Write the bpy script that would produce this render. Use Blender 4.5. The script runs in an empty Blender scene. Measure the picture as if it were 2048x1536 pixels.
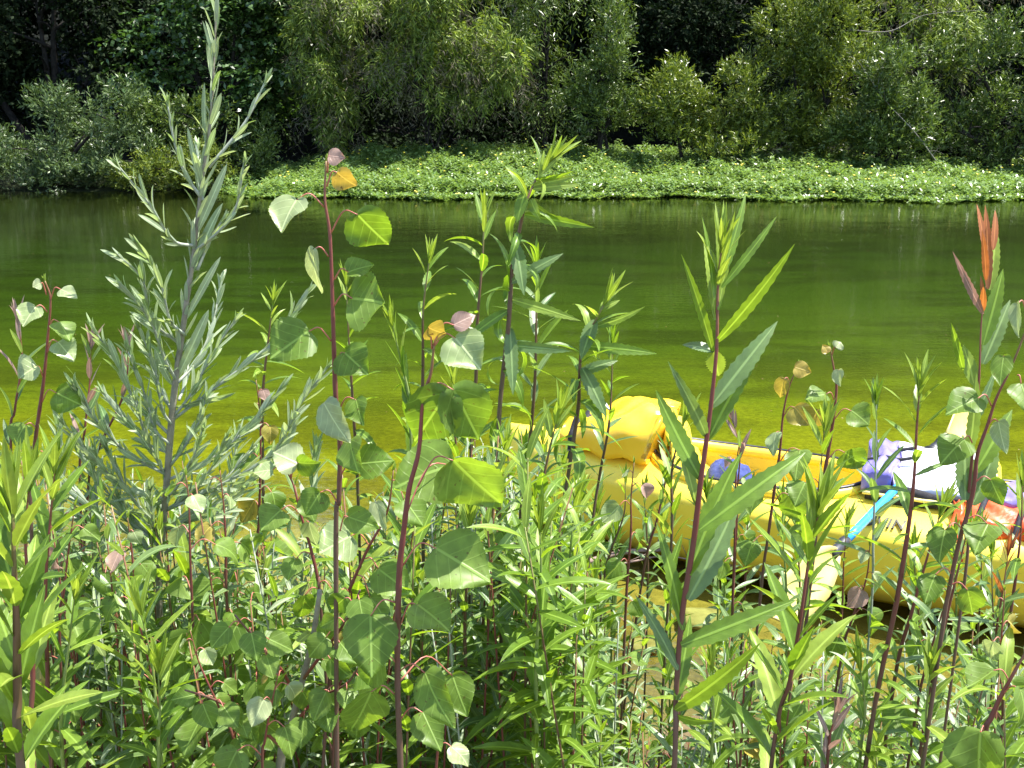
import bpy, bmesh, math, random
import numpy as np
from mathutils import Vector, Matrix

R = math.radians
rng = random.Random(11)
nrg = np.random.default_rng(5)
SC = bpy.context.scene
COL = SC.collection

# ------------------------------------------------------------------ camera
F = 2010.0
PITCH = R(15.8)
EYE = 2.0
cam_d = bpy.data.cameras.new("camera")
cam = bpy.data.objects.new("camera", cam_d)
COL.objects.link(cam)
cam.location = (0, 0, EYE)
cam.rotation_euler = (math.pi / 2 - PITCH, 0, 0)
cam_d.sensor_width = 36
cam_d.lens = 36 * F / 2048
cam_d.clip_start = 0.05
cam_d.clip_end = 500
SC.camera = cam

# ------------------------------------------------------------------ sky and sun
SUN_EL, SUN_AZ = R(68), R(84)          # azimuth measured from +Y towards +X
world = bpy.data.worlds.new("World")
SC.world = world
world.use_nodes = True
wn = world.node_tree
for n in list(wn.nodes):
    wn.nodes.remove(n)
sky = wn.nodes.new("ShaderNodeTexSky")
sky.sky_type = 'NISHITA'
sky.sun_disc = False
sky.sun_elevation = SUN_EL
sky.sun_rotation = SUN_AZ
bg = wn.nodes.new("ShaderNodeBackground")
bg.inputs[1].default_value = 0.15
wo = wn.nodes.new("ShaderNodeOutputWorld")
wn.links.new(sky.outputs[0], bg.inputs[0])
wn.links.new(bg.outputs[0], wo.inputs[0])
sun_d = bpy.data.lights.new("sun", 'SUN')
sun_d.energy = 5.0
sun_d.angle = R(0.5)
sun_d.color = (1.0, 0.955, 0.88)
sun = bpy.data.objects.new("sun", sun_d)
COL.objects.link(sun)
SUNV = Vector((math.sin(SUN_AZ) * math.cos(SUN_EL), math.cos(SUN_AZ) * math.cos(SUN_EL), math.sin(SUN_EL)))
sun.rotation_euler = (-SUNV).to_track_quat('-Z', 'Y').to_euler()
SC.view_settings.view_transform = 'Standard'
SC.view_settings.look = 'None'
SC.view_settings.gamma = 1
SC.view_settings.exposure = 1.5
SC.render.engine = 'CYCLES'
SC.cycles.max_bounces = 8
SC.cycles.transparent_max_bounces = 12
SC.cycles.caustics_reflective = False
SC.cycles.caustics_refractive = False

# ------------------------------------------------------------------ photo pixel -> place
CP, SP = math.cos(PITCH), math.sin(PITCH)
def ray(px, py):
    a, b = (px - 1024) / F, -(py - 768) / F
    return Vector((a, CP + b * SP, -SP + b * CP))
def W(px, py, Y):
    r = ray(px, py)
    return Vector((0, 0, EYE)) + r * (Y / r.y)
def G(px, py, z=0.0):
    r = ray(px, py)
    return Vector((0, 0, EYE)) + r * ((z - EYE) / r.z)
def depth(p):
    return p.y * CP - (p.z - EYE) * SP
def mpp(p):                             # metres per photo pixel at a place
    return depth(p) / F

def smooth(a, b, x):
    t = min(1, max(0, (x - a) / (b - a)))
    return t * t * (3 - 2 * t)
def shore_near(x):
    return 2.75 + 0.12 * math.sin(x * 2.1 + 0.5) + 0.07 * math.sin(x * 5.3)
def shore_far(x):
    return 22.4 - 0.055 * x + 0.25 * math.sin(x * 0.6) + 0.12 * math.sin(x * 1.9 + 1)
def ground_z(x, y):
    sn, sf = shore_near(x), shore_far(x)
    if y < sn:
        return 0.34 * smooth(0, 2.4, sn - y) + 0.01 * math.sin(x * 9 + y * 4) * math.sin(y * 13)
    if y < sf:
        t = y - sn
        return -0.09 * smooth(0, 0.8, t) - 0.5 * smooth(1.5, 10, t) * smooth(0, 2.5, sf - y) - 0.0 + 0.008 * math.sin(x * 7 + y * 3) * math.sin(y * 9)
    t = y - sf
    return 0.25 * smooth(0, 3, t) + max(0, t - 6.5) * 0.72 + 0.25 * math.sin(x * .7) * smooth(5, 10, t)

# ------------------------------------------------------------------ object helpers
def tag(o, label=None, cat=None, group=None, kind=None):
    if label: o['label'] = label
    if cat: o['category'] = cat
    if group: o['group'] = group
    if kind: o['kind'] = kind
    return o
def empty(name, loc):
    o = bpy.data.objects.new(name, None)
    COL.objects.link(o)
    o.location = loc
    o.empty_display_size = 0.1
    return o
def link_mesh(name, me, mats, parent=None, loc=None):
    o = bpy.data.objects.new(name, me)
    COL.objects.link(o)
    for m in (mats if isinstance(mats, (list, tuple)) else [mats]):
        me.materials.append(m)
    if parent is not None:
        o.parent = parent
    if loc is not None:
        o.location = loc
    return o

class Acc:
    """collects geometry for ONE mesh object"""
    def __init__(s):
        s.v, s.f, s.uv, s.mi, s.n = [], [], [], [], 0
    def add(s, verts, faces, uv=None, mi=0):
        verts = np.asarray(verts, dtype=np.float64)
        s.v.append(verts)
        if uv is None:
            uv = np.zeros((len(verts), 2))
        s.uv.append(np.asarray(uv))
        k = s.n
        for f in faces:
            s.f.append([i + k for i in f])
            s.mi.append(mi)
        s.n += len(verts)
    def mesh(s, name, origin=(0, 0, 0), smooth_sh=True):
        me = bpy.data.meshes.new(name)
        v = np.concatenate(s.v) - np.array(origin)
        me.from_pydata(v.tolist(), [], s.f)
        uv = np.concatenate(s.uv)
        lay = me.uv_layers.new(name="UVMap")
        li = np.empty(len(me.loops), dtype=np.int32)
        me.loops.foreach_get("vertex_index", li)
        lay.data.foreach_set("uv", uv[li].astype(np.float32).ravel())
        me.polygons.foreach_set("material_index", np.array(s.mi, dtype=np.int32))
        if smooth_sh:
            me.polygons.foreach_set("use_smooth", np.ones(len(me.polygons), dtype=bool))
        me.update()
        return me
    def obj(s, name, mats, parent=None, smooth_sh=True):
        org = parent.matrix_basis.translation if parent is not None and parent.parent is None else None
        if parent is not None:
            org = world_loc(parent)
            return link_mesh(name, s.mesh(name, org, smooth_sh), mats, parent)
        return link_mesh(name, s.mesh(name, (0, 0, 0), smooth_sh), mats)
def world_loc(o):
    p = Vector((0, 0, 0))
    while o is not None:
        p = p + Vector(o.location)
        o = o.parent
    return p

def catmull(pts, per=6):
    pts = [Vector(p) for p in pts]
    if len(pts) < 3:
        return [pts[0].lerp(pts[-1], i / per) for i in range(per + 1)]
    P = [pts[0] * 2 - pts[1]] + pts + [pts[-1] * 2 - pts[-2]]
    out = []
    for i in range(1, len(P) - 2):
        a, b, c, d = P[i - 1:i + 3]
        for k in range(per):
            t = k / per
            out.append(0.5 * ((2 * b) + (c - a) * t + (2 * a - 5 * b + 4 * c - d) * t * t + (3 * b - a - 3 * c + d) * t ** 3))
    out.append(pts[-1].copy())
    return out

def tube(acc, path, radii, sides=7, mi=0, knots=0.0):
    n = len(path)
    if not hasattr(radii, '__len__'):
        radii = [radii] * n
    verts, faces, uv = [], [], []
    ref = Vector((0.31, 0.77, 0.2))
    for i, p in enumerate(path):
        d = (path[min(i + 1, n - 1)] - path[max(i - 1, 0)])
        if d.length < 1e-9:
            d = Vector((0, 0, 1))
        d.normalize()
        x = d.cross(ref)
        if x.length < 1e-4:
            x = d.cross(Vector((1, 0, 0)))
        x.normalize()
        y = d.cross(x)
        r = radii[i] * (1 + knots * (1 if i % 4 == 0 else 0))
        for k in range(sides):
            a = 2 * math.pi * k / sides
            verts.append(p + x * (math.cos(a) * r) + y * (math.sin(a) * r))
            uv.append((k / sides, i / max(1, n - 1)))
    for i in range(n - 1):
        for k in range(sides):
            k2 = (k + 1) % sides
            faces.append((i * sides + k, i * sides + k2, (i + 1) * sides + k2, (i + 1) * sides + k))
    faces.append(tuple(range(sides))[::-1])
    faces.append(tuple((n - 1) * sides + k for k in range(sides)))
    acc.add([tuple(v) for v in verts], faces, uv, mi)

# ------------------------------------------------------------------ leaf shapes (unit length along +Y, face +Z)
_cache = {}
def lance(curl=0.5, fold=0.25, twist=0.0, n=14, teeth=0.10, cols=5, shape=0.6, blunt=0.9):
    key = ('l', round(curl, 1), round(fold, 1), round(twist, 1), n, teeth, cols, shape, blunt)
    if key in _cache:
        return _cache[key]
    us = np.linspace(-1, 1, cols)
    V, UV = [], []
    y = z = 0.0
    pv = 0
    for i in range(n + 1):
        v = i / n
        th = curl * v ** 1.2
        y += (v - pv) * math.cos(th)
        z -= (v - pv) * math.sin(th)
        pv = v
        w = max(0.015, (v + .02) ** shape * (1 - v) ** blunt) * 2.0
        wm = (shape / (shape + blunt)) ** shape * (blunt / (shape + blunt)) ** blunt * 2.0
        w /= wm
        if i == n: w = 0.02
        tw = twist * v
        for u in us:
            e = 1 + (teeth if i % 2 else -teeth * .4) * (abs(u) > .99) * (0.15 < v < 0.95)
            x0 = u * 0.5 * w * e
            z0 = abs(u) * 0.5 * w * fold
            x1 = x0 * math.cos(tw) - z0 * math.sin(tw)
            z1 = x0 * math.sin(tw) + z0 * math.cos(tw)
            V.append((x1, y + z1 * math.sin(th) * .1, z, z1))
            UV.append(((u + 1) / 2, v))
    faces = []
    for i in range(n):
        for k in range(cols - 1):
            a = i * cols + k
            faces.append((a, a + 1, a + cols + 1, a + cols))
    r = (np.array(V), faces, np.array(UV))
    _cache[key] = r
    return r

def deltoid(curl=0.3, fold=0.15, wave=0.05, seed=0):
    key = ('d', round(curl, 1), round(fold, 1), seed % 6)
    if key in _cache:
        return _cache[key]
    rr = random.Random(seed % 6)
    ph = rr.uniform(0, 6)
    cols = 9
    us = np.linspace(-1, 1, cols)
    vs = [0, .025, .06, .10, .15, .20, .25, .30, .35, .40, .45, .5, .55, .6, .65, .7, .75, .8, .85, .9, .94, .97, 1.0]
    V, UV = [], []
    y = z = 0.0
    pv = 0
    asym = rr.uniform(-.06, .06)
    for i, v in enumerate(vs):
        th = curl * v
        y += (v - pv) * math.cos(th)
        z -= (v - pv) * math.sin(th)
        pv = v
        if v < 0.30:
            w = 0.06 + 0.94 * math.sin(math.pi / 2 * (v / 0.30)) ** 0.62
        else:
            t = (v - .30) / .70
            w = (1 - t) ** 0.74 * (1 + 0.62 * t * (1 - t) * 1.35) if t < 1 else 0
            w = max(w, 0.012)
        for u in us:
            e = 1
            if abs(u) > .99 and 2 < i < len(vs) - 2:
                e = 1 + (0.035 if i % 2 else -0.02)
            side = 1 + asym * (1 if u > 0 else -1)
            x0 = u * .5 * w * e * side
            yy = y - 0.13 * abs(u) ** 1.6 * max(0, 1 - v / .35) * math.sin(min(1, v / .1 + .2) * math.pi / 2)
            z0 = abs(u) * .5 * w * fold + wave * math.sin(v * 7 + u * 3 + ph) * abs(u) ** 2
            V.append((x0, yy, z, z0))
            UV.append(((u * w + 1) / 2, v))
    faces = []
    for i in range(len(vs) - 1):
        for k in range(cols - 1):
            a = i * cols + k
            faces.append((a, a + 1, a + cols + 1, a + cols))
    r = (np.array(V), faces, np.array(UV))
    _cache[key] = r
    return r

def leaf_verts(tpl, base, axis, normal, L, Wd):
    """template columns: x (width units), y, z (length units), z from fold (width units)"""
    ax = Vector(axis).normalized()
    nz = Vector(normal)
    nz = nz - ax * nz.dot(ax)
    if nz.length < 1e-4:
        nz = ax.orthogonal()
    nz.normalize()
    x = ax.cross(nz)
    A, X, N = np.array(ax), np.array(x), np.array(nz)
    t = tpl[0]
    return np.array(base) + t[:, 0:1] * Wd * X + t[:, 1:2] * L * A + (t[:, 2:3] * L + t[:, 3:4] * Wd) * N
def put_leaf(acc, tpl, base, axis, normal, L, Wd, mi=0):
    acc.add(leaf_verts(tpl, base, axis, normal, L, Wd), tpl[1], tpl[2], mi)

# ------------------------------------------------------------------ materials
def mk(name):
    m = bpy.data.materials.new(name)
    m.use_nodes = True
    t = m.node_tree
    for n in list(t.nodes):
        t.nodes.remove(n)
    return m, t
def nd(t, typ, **kw):
    n = t.nodes.new(typ)
    for k, v in kw.items():
        setattr(n, k, v)
    return n
def ramp(t, stops):
    r = nd(t, "ShaderNodeValToRGB")
    e = r.color_ramp.elements
    e[0].position, e[0].color = stops[0][0], (*stops[0][1], 1)
    e[1].position, e[1].color = stops[-1][0], (*stops[-1][1], 1)
    for p, c in stops[1:-1]:
        k = e.new(p)
        k.color = (*c, 1)
    return r

def leaf_mat(name, c1, c2, trans, tmix=0.45, rough=0.42, spec=0.5, veins=0, back=None, island=True, spots=0.0, vein_col=None):
    """two-sided leaf: reflecting face + light passing through; per-leaf colour from c1 to c2"""
    m, t = mk(name)
    L = t.links.new
    geo = nd(t, "ShaderNodeNewGeometry")
    if island:
        rnd = geo.outputs['Random Per Island']
    else:
        rnd = nd(t, "ShaderNodeObjectInfo").outputs['Random']
    mix = nd(t, "ShaderNodeMix", data_type='RGBA')
    mix.inputs[6].default_value = (*c1, 1)
    mix.inputs[7].default_value = (*c2, 1)
    L(rnd, mix.inputs[0])
    col = mix.outputs[2]
    tc = nd(t, "ShaderNodeTexCoord")
    noi = nd(t, "ShaderNodeTexNoise")
    noi.inputs['Scale'].default_value = 60 if veins else 9
    noi.inputs['Detail'].default_value = 3
    L(tc.outputs['Object'], noi.inputs[0])
    mr = nd(t, "ShaderNodeMapRange")
    mr.inputs[1].default_value = .3; mr.inputs[2].default_value = .7
    mr.inputs[3].default_value = .78; mr.inputs[4].default_value = 1.18
    L(noi.outputs[0], mr.inputs[0])
    mul = nd(t, "ShaderNodeMix", data_type='RGBA', blend_type='MULTIPLY')
    mul.inputs[0].default_value = 1
    L(col, mul.inputs[6]); L(mr.outputs[0], mul.inputs[7])
    col = mul.outputs[2]
    bump_in = None
    if veins:
        sep = nd(t, "ShaderNodeSeparateXYZ")
        L(tc.outputs['UV'], sep.inputs[0])
        du = nd(t, "ShaderNodeMath", operation='SUBTRACT'); du.inputs[1].default_value = .5
        L(sep.outputs[0], du.inputs[0])
        ab = nd(t, "ShaderNodeMath", operation='ABSOLUTE'); L(du.outputs[0], ab.inputs[0])
        mid = nd(t, "ShaderNodeMapRange")
        mid.inputs[1].default_value = 0.012 if veins == 2 else 0.04
        mid.inputs[2].default_value = 0.03 if veins == 2 else 0.09
        mid.inputs[3].default_value = 1; mid.inputs[4].default_value = 0
        L(ab.outputs[0], mid.inputs[0])
        fac = mid.outputs[0]
        # side veins
        k = nd(t, "ShaderNodeMath", operation='MULTIPLY_ADD')
        k.inputs[1].default_value = -.8 if veins == 2 else -.3
        L(ab.outputs[0], k.inputs[0]); L(sep.outputs[1], k.inputs[2])
        sc = nd(t, "ShaderNodeMath", operation='MULTIPLY'); sc.inputs[1].default_value = 4.6 if veins == 2 else 11
        L(k.outputs[0], sc.inputs[0])
        fr = nd(t, "ShaderNodeMath", operation='FRACT'); L(sc.outputs[0], fr.inputs[0])
        pp = nd(t, "ShaderNodeMath", operation='PINGPONG'); pp.inputs[1].default_value = .5
        L(fr.outputs[0], pp.inputs[0])
        sv = nd(t, "ShaderNodeMapRange")
        sv.inputs[1].default_value = 0.02; sv.inputs[2].default_value = 0.075
        sv.inputs[3].default_value = .38 if veins == 2 else .10; sv.inputs[4].default_value = 0
        L(pp.outputs[0], sv.inputs[0])
        mx = nd(t, "ShaderNodeMath", operation='MAXIMUM')
        L(fac, mx.inputs[0]); L(sv.outputs[0], mx.inputs[1])
        vm = nd(t, "ShaderNodeMix", data_type='RGBA')
        vc = vein_col or tuple(min(1, c * 1.7 + .03) for c in c2)
        vm.inputs[7].default_value = (*vc, 1)
        vf = nd(t, "ShaderNodeMath", operation='MULTIPLY'); vf.inputs[1].default_value = .7
        L(mx.outputs[0], vf.inputs[0])
        L(vf.outputs[0], vm.inputs[0]); L(col, vm.inputs[6])
        col = vm.outputs[2]
        bump_in = mx.outputs[0]
    if spots:
        vo = nd(t, "ShaderNodeTexNoise"); vo.inputs['Scale'].default_value = 220; vo.inputs['Detail'].default_value = 1
        L(tc.outputs['Object'], vo.inputs[0])
        sm = nd(t, "ShaderNodeMapRange"); sm.inputs[1].default_value = .69; sm.inputs[2].default_value = .74
        sm.inputs[3].default_value = 0; sm.inputs[4].default_value = spots
        L(vo.outputs[0], sm.inputs[0])
        s2 = nd(t, "ShaderNodeMix", data_type='RGBA'); s2.inputs[7].default_value = (.09, .045, .02, 1)
        L(sm.outputs[0], s2.inputs[0]); L(col, s2.inputs[6])
        col = s2.outputs[2]
    face_col = col
    if back:
        bk = nd(t, "ShaderNodeMix", data_type='RGBA')
        bk.inputs[7].default_value = (*back, 1)
        b2 = nd(t, "ShaderNodeMath", operation='MULTIPLY'); b2.inputs[1].default_value = .75
        L(geo.outputs['Backfacing'], b2.inputs[0])
        L(b2.outputs[0], bk.inputs[0]); L(col, bk.inputs[6])
        face_col = bk.outputs[2]
    pr = nd(t, "ShaderNodeBsdfPrincipled")
    pr.inputs['Roughness'].default_value = rough
    pr.inputs['Specular IOR Level'].default_value = spec
    L(face_col, pr.inputs['Base Color'])
    if bump_in is not None:
        bp = nd(t, "ShaderNodeBump"); bp.inputs['Strength'].default_value = .35; bp.inputs['Distance'].default_value = .002
        L(bump_in, bp.inputs['Height']); L(bp.outputs[0], pr.inputs['Normal'])
    tr = nd(t, "ShaderNodeBsdfTranslucent")
    tm = nd(t, "ShaderNodeMix", data_type='RGBA', blend_type='MULTIPLY')
    tm.inputs[0].default_value = 1
    tm.inputs[7].default_value = (*trans, 1)
    L(col, tm.inputs[6]); L(tm.outputs[2], tr.inputs[0])
    ms = nd(t, "ShaderNodeMixShader"); ms.inputs[0].default_value = tmix
    L(pr.outputs[0], ms.inputs[1]); L(tr.outputs[0], ms.inputs[2])
    out = nd(t, "ShaderNodeOutputMaterial"); L(ms.outputs[0], out.inputs[0])
    return m

def plain(name, c1, c2=None, rough=.6, scale=20, spec=.5, bump=0.0, detail=4, stretch=None, sub=0.0):
    m, t = mk(name)
    L = t.links.new
    tc = nd(t, "ShaderNodeTexCoord")
    noi = nd(t, "ShaderNodeTexNoise")
    noi.inputs['Scale'].default_value = scale
    noi.inputs['Detail'].default_value = detail
    if stretch:
        mp = nd(t, "ShaderNodeMapping"); mp.inputs['Scale'].default_value = stretch
        L(tc.outputs['Object'], mp.inputs[0]); L(mp.outputs[0], noi.inputs[0])
    else:
        L(tc.outputs['Object'], noi.inputs[0])
    mr = nd(t, "ShaderNodeMapRange"); mr.inputs[1].default_value = .32; mr.inputs[2].default_value = .68
    L(noi.outputs[0], mr.inputs[0])
    mix = nd(t, "ShaderNodeMix", data_type='RGBA')
    mix.inputs[6].default_value = (*c1, 1); mix.inputs[7].default_value = (*(c2 or c1), 1)
    L(mr.outputs[0], mix.inputs[0])
    pr = nd(t, "ShaderNodeBsdfPrincipled")
    pr.inputs['Roughness'].default_value = rough
    pr.inputs['Specular IOR Level'].default_value = spec
    if sub:
        pr.inputs['Subsurface Weight'].default_value = sub
        pr.inputs['Subsurface Radius'].default_value = (.03, .02, .005)
        pr.inputs['Subsurface Scale'].default_value = 1
    L(mix.outputs[2], pr.inputs['Base Color'])
    if bump:
        bp = nd(t, "ShaderNodeBump"); bp.inputs['Strength'].default_value = bump; bp.inputs['Distance'].default_value = .01
        L(noi.outputs[0], bp.inputs['Height']); L(bp.outputs[0], pr.inputs['Normal'])
    out = nd(t, "ShaderNodeOutputMaterial"); L(pr.outputs[0], out.inputs[0])
    return m

M = {}
# near plants
M['mule'] = leaf_mat("mulefat_leaf", (.085, .165, .016), (.155, .25, .028), (2.0, 1.8, .6), .47, .36, .5, veins=1)
M['mule_tip'] = leaf_mat("young_mulefat_leaf", (.17, .27, .025), (.25, .34, .05), (1.4, 1.3, .7), .45, .4, .5, veins=1)
M['mule_blue'] = leaf_mat("willow_leaf", (.08, .15, .04), (.15, .225, .075), (1.7, 1.6, .6), .42, .33, .6, veins=1, back=(.18, .25, .13))
M['sage'] = leaf_mat("silver_leaf", (.22, .29, .16), (.36, .42, .27), (1.25, 1.3, .6), .38, .5, .45, veins=1, back=(.34, .40, .31))
M['sage_tip'] = leaf_mat("young_silver_leaf", (.20, .29, .09), (.34, .41, .24), (1.2, 1.3, .7), .35, .5, .4, veins=1)
M['cotton'] = leaf_mat("cottonwood_leaf", (.11, .185, .028), (.165, .25, .05), (1.85, 1.8, .45), .45, .42, .32, veins=2, back=(.20, .28, .08), spots=.6, island=False)
M['cotton_m'] = leaf_mat("cottonwood_leaf_small", (.10, .18, .026), (.165, .25, .05), (1.85, 1.8, .45), .45, .42, .32, veins=2, back=(.20, .26, .11))
M['cotton_pale'] = leaf_mat("pale_cottonwood_leaf", (.27, .35, .14), (.36, .41, .21), (1.15, 1.15, .7), .42, .33, .6, veins=2, island=False)
M['cotton_yel'] = leaf_mat("yellowing_cottonwood_leaf", (.30, .27, .05), (.40, .30, .06), (1.3, 1.1, .6), .38, .38, .5, veins=2, island=False, spots=.8)
M['cotton_pink'] = leaf_mat("bronze_young_cottonwood_leaf", (.30, .19, .15), (.36, .24, .19), (1.2, .9, .8), .36, .35, .55, veins=2, island=False)
M['redtip'] = leaf_mat("red_willow_leaf", (.30, .085, .035), (.38, .15, .04), (1.2, 1.0, .6), .38, .4, .5, veins=1)
M['bronze'] = leaf_mat("bronze_willow_leaf", (.20, .13, .10), (.30, .21, .17), (1.2, .9, .8), .35, .38, .5, veins=1, back=(.33, .28, .25))
M['grass'] = leaf_mat("grass_blade", (.10, .17, .06), (.20, .27, .14), (1.3, 1.4, .6), .3, .38, .6)
M['stem_red'] = plain("red_stem", (.14, .035, .035), (.24, .075, .05), .4, 30, .5)
def stem_mat(name, top, mid, foot):
    m, t = mk(name); L = t.links.new
    tc = nd(t, "ShaderNodeTexCoord"); sep = nd(t, "ShaderNodeSeparateXYZ"); L(tc.outputs['UV'], sep.inputs[0])
    n = nd(t, "ShaderNodeTexNoise"); n.inputs['Scale'].default_value = 28; n.inputs['Detail'].default_value = 5; L(tc.outputs['Object'], n.inputs[0])
    a = nd(t, "ShaderNodeMath", operation='MULTIPLY_ADD'); a.inputs[1].default_value = .35; a.inputs[2].default_value = -.17; L(n.outputs[0], a.inputs[0])
    b = nd(t, "ShaderNodeMath", operation='ADD'); L(a.outputs[0], b.inputs[0]); L(sep.outputs[1], b.inputs[1])
    r = ramp(t, [(0, top), (.07, tuple((x + y) / 2 for x, y in zip(top, mid))), (.2, mid), (.45, tuple(x * .75 for x in mid)), (.8, foot)]); L(b.outputs[0], r.inputs[0])
    pr = nd(t, "ShaderNodeBsdfPrincipled"); pr.inputs['Roughness'].default_value = .5; pr.inputs['Specular IOR Level'].default_value = .4
    L(r.outputs[0], pr.inputs['Base Color'])
    bp = nd(t, "ShaderNodeBump"); bp.inputs['Strength'].default_value = .4; bp.inputs['Distance'].default_value = .002
    L(n.outputs[0], bp.inputs['Height']); L(bp.outputs[0], pr.inputs['Normal'])
    out = nd(t, "ShaderNodeOutputMaterial"); L(pr.outputs[0], out.inputs[0])
    return m
M['stem_red'] = stem_mat("red_stem_ageing", (.20, .13, .05), (.20, .055, .045), (.12, .07, .05))
M['stem_brown_real'] = stem_mat("brown_stem_ageing", (.20, .24, .06), (.15, .08, .045), (.14, .10, .07))
M['stem_redbright'] = plain("bright_red_petiole", (.36, .09, .07), (.45, .17, .12), .42, 60, .5)
M['stem_brown'] = plain("brown_stem", (.095, .05, .04), (.17, .10, .06), .5, 40, .4, stretch=(1, 1, .1))
M['stem_brown'] = M['stem_brown_real']
M['stem_green'] = plain("green_stem", (.16, .22, .05), (.24, .30, .09), .45, 40, .4)
M['stem_grey'] = plain("grey_stem", (.17, .15, .11), (.30, .27, .20), .6, 50, .3, bump=.3)
M['stem_silver'] = plain("silver_stem", (.24, .28, .20), (.36, .38, .32), .6, 50, .3)
M['bark'] = plain("bark", (.013, .012, .010), (.034, .03, .026), .9, 14, .15, bump=.5)
M['deadwood'] = plain("dead_wood", (.16, .145, .12), (.28, .26, .22), .8, 30, .2)
M['driftwood'] = plain("driftwood", (.16, .11, .09), (.30, .22, .18), .7, 25, .3, bump=.4)
M['drymat'] = leaf_mat("dry_leaf", (.20, .13, .07), (.34, .25, .14), (1.1, .9, .6), .3, .6, .3)
# far bank
M['f_willow'] = leaf_mat("far_willow_leaf", (.026, .058, .010), (.16, .225, .05), (1.4, 1.45, .6), .24, .36, .42)
M['f_yellow'] = leaf_mat("far_yellow_willow_leaf", (.038, .075, .008), (.22, .27, .042), (1.4, 1.45, .6), .26, .36, .42)
M['f_grey'] = leaf_mat("far_grey_willow_leaf", (.036, .068, .018), (.14, .20, .075), (1.3, 1.4, .6), .22, .38, .42)
M['f_broad'] = leaf_mat("far_broad_leaf", (.014, .042, .008), (.085, .155, .04), (1.5, 1.6, .6), .22, .34, .5)
M['f_reed'] = leaf_mat("far_cane_leaf", (.030, .075, .008), (.30, .38, .075), (1.4, 1.45, .6), .28, .45, .35)
M['f_reed_dry'] = leaf_mat("far_dry_cane_leaf", (.09, .08, .055), (.20, .18, .13), (1.1, 1.0, .7), .2, .8, .1)
M['f_shade'] = leaf_mat("far_leaf_painted_shade", (.007, .014, .005), (.018, .032, .010), (1.3, 1.4, .6), .15, .7, .1)  # shade of the deep foliage painted in as a near-black leaf colour
M['prim'] = leaf_mat("primrose_leaf", (.11, .20, .055), (.21, .30, .10), (1.5, 1.5, .6), .34, .34, .6)
M['flower'] = plain("primrose_petal", (.60, .50, .02), (.68, .58, .04), .5)
# kayak and gear
M['yellow'] = plain("yellow_plastic", (.80, .58, .035), (.86, .65, .055), .40, 5, .5, sub=.12)
def plastic():
    m = plain("yellow_plastic", (.84, .62, .045), (.88, .70, .07), .40, 5, .5, sub=.12)
    t = m.node_tree; L = t.links.new
    pr = [n for n in t.nodes if n.type == 'BSDF_PRINCIPLED'][0]
    src = pr.inputs['Base Color'].links[0].from_socket
    tc = nd(t, "ShaderNodeTexCoord"); sep = nd(t, "ShaderNodeSeparateXYZ"); L(tc.outputs['Object'], sep.inputs[0])
    n = nd(t, "ShaderNodeTexNoise"); n.inputs['Scale'].default_value = 14; n.inputs['Detail'].default_value = 6; L(tc.outputs['Object'], n.inputs[0])
    z = nd(t, "ShaderNodeMath", operation='MULTIPLY_ADD'); z.inputs[1].default_value = .16; L(n.outputs[0], z.inputs[0]); L(sep.outputs[2], z.inputs[2])
    mr = nd(t, "ShaderNodeMapRange"); mr.inputs[1].default_value = .09; mr.inputs[2].default_value = .20; mr.inputs[3].default_value = .55; mr.inputs[4].default_value = 0
    L(z.outputs[0], mr.inputs[0])
    mx = nd(t, "ShaderNodeMix", data_type='RGBA'); mx.inputs[7].default_value = (.30, .22, .06, 1)
    L(mr.outputs[0], mx.inputs[0]); L(src, mx.inputs[6])
    mp = nd(t, "ShaderNodeMapping"); mp.inputs['Rotation'].default_value = (0, 0, .42); mp.inputs['Scale'].default_value = (3, 60, 60); L(tc.outputs['Object'], mp.inputs[0])
    n2 = nd(t, "ShaderNodeTexNoise"); n2.inputs['Scale'].default_value = 1.5; n2.inputs['Detail'].default_value = 3; L(mp.outputs[0], n2.inputs[0])
    m2 = nd(t, "ShaderNodeMapRange"); m2.inputs[1].default_value = .64; m2.inputs[2].default_value = .70; m2.inputs[3].default_value = 0; m2.inputs[4].default_value = .4
    L(n2.outputs[0], m2.inputs[0])
    m3 = nd(t, "ShaderNodeMix", data_type='RGBA'); m3.inputs[7].default_value = (.45, .33, .06, 1)
    L(m2.outputs[0], m3.inputs[0]); L(mx.outputs[2], m3.inputs[6]); L(m3.outputs[2], pr.inputs['Base Color'])
    return m
M['yellow'] = plastic()
M['bagmat'] = plain("yellow_vinyl", (.88, .51, .018), (.92, .60, .04), .32, 7, .5, sub=.2, bump=.2)
M['black'] = plain("black_plastic", (.012, .012, .014), (.03, .03, .035), .45, 30)
M['strap'] = plain("black_webbing", (.015, .015, .018), (.035, .035, .04), .8, 120, .3)
M['blue'] = plain("blue_shaft", (.03, .30, .72), (.04, .34, .78), .3, 9)
M['blade'] = plain("pale_yellow_blade", (.62, .50, .15), (.68, .56, .20), .4, 9)
M['denim'] = plain("blue_cloth", (.035, .05, .16), (.06, .08, .23), .85, 60, .2, bump=.3)
M['purple'] = plain("purple_nylon", (.16, .13, .42), (.24, .21, .52), .28, 16, .6, bump=.5)
M['white'] = plain("white_nylon", (.74, .72, .78), (.82, .81, .85), .35, 9, .5, bump=.15)
M['orange'] = plain("red_orange_nylon", (.70, .07, .015), (.78, .12, .02), .4, 14, .5, bump=.4)
M['piping'] = plain("pale_yellow_piping", (.70, .62, .20), (.76, .68, .26), .5, 20)
M['ink'] = plain("dark_lettering", (.03, .028, .015), (.05, .045, .02), .5)

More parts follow.
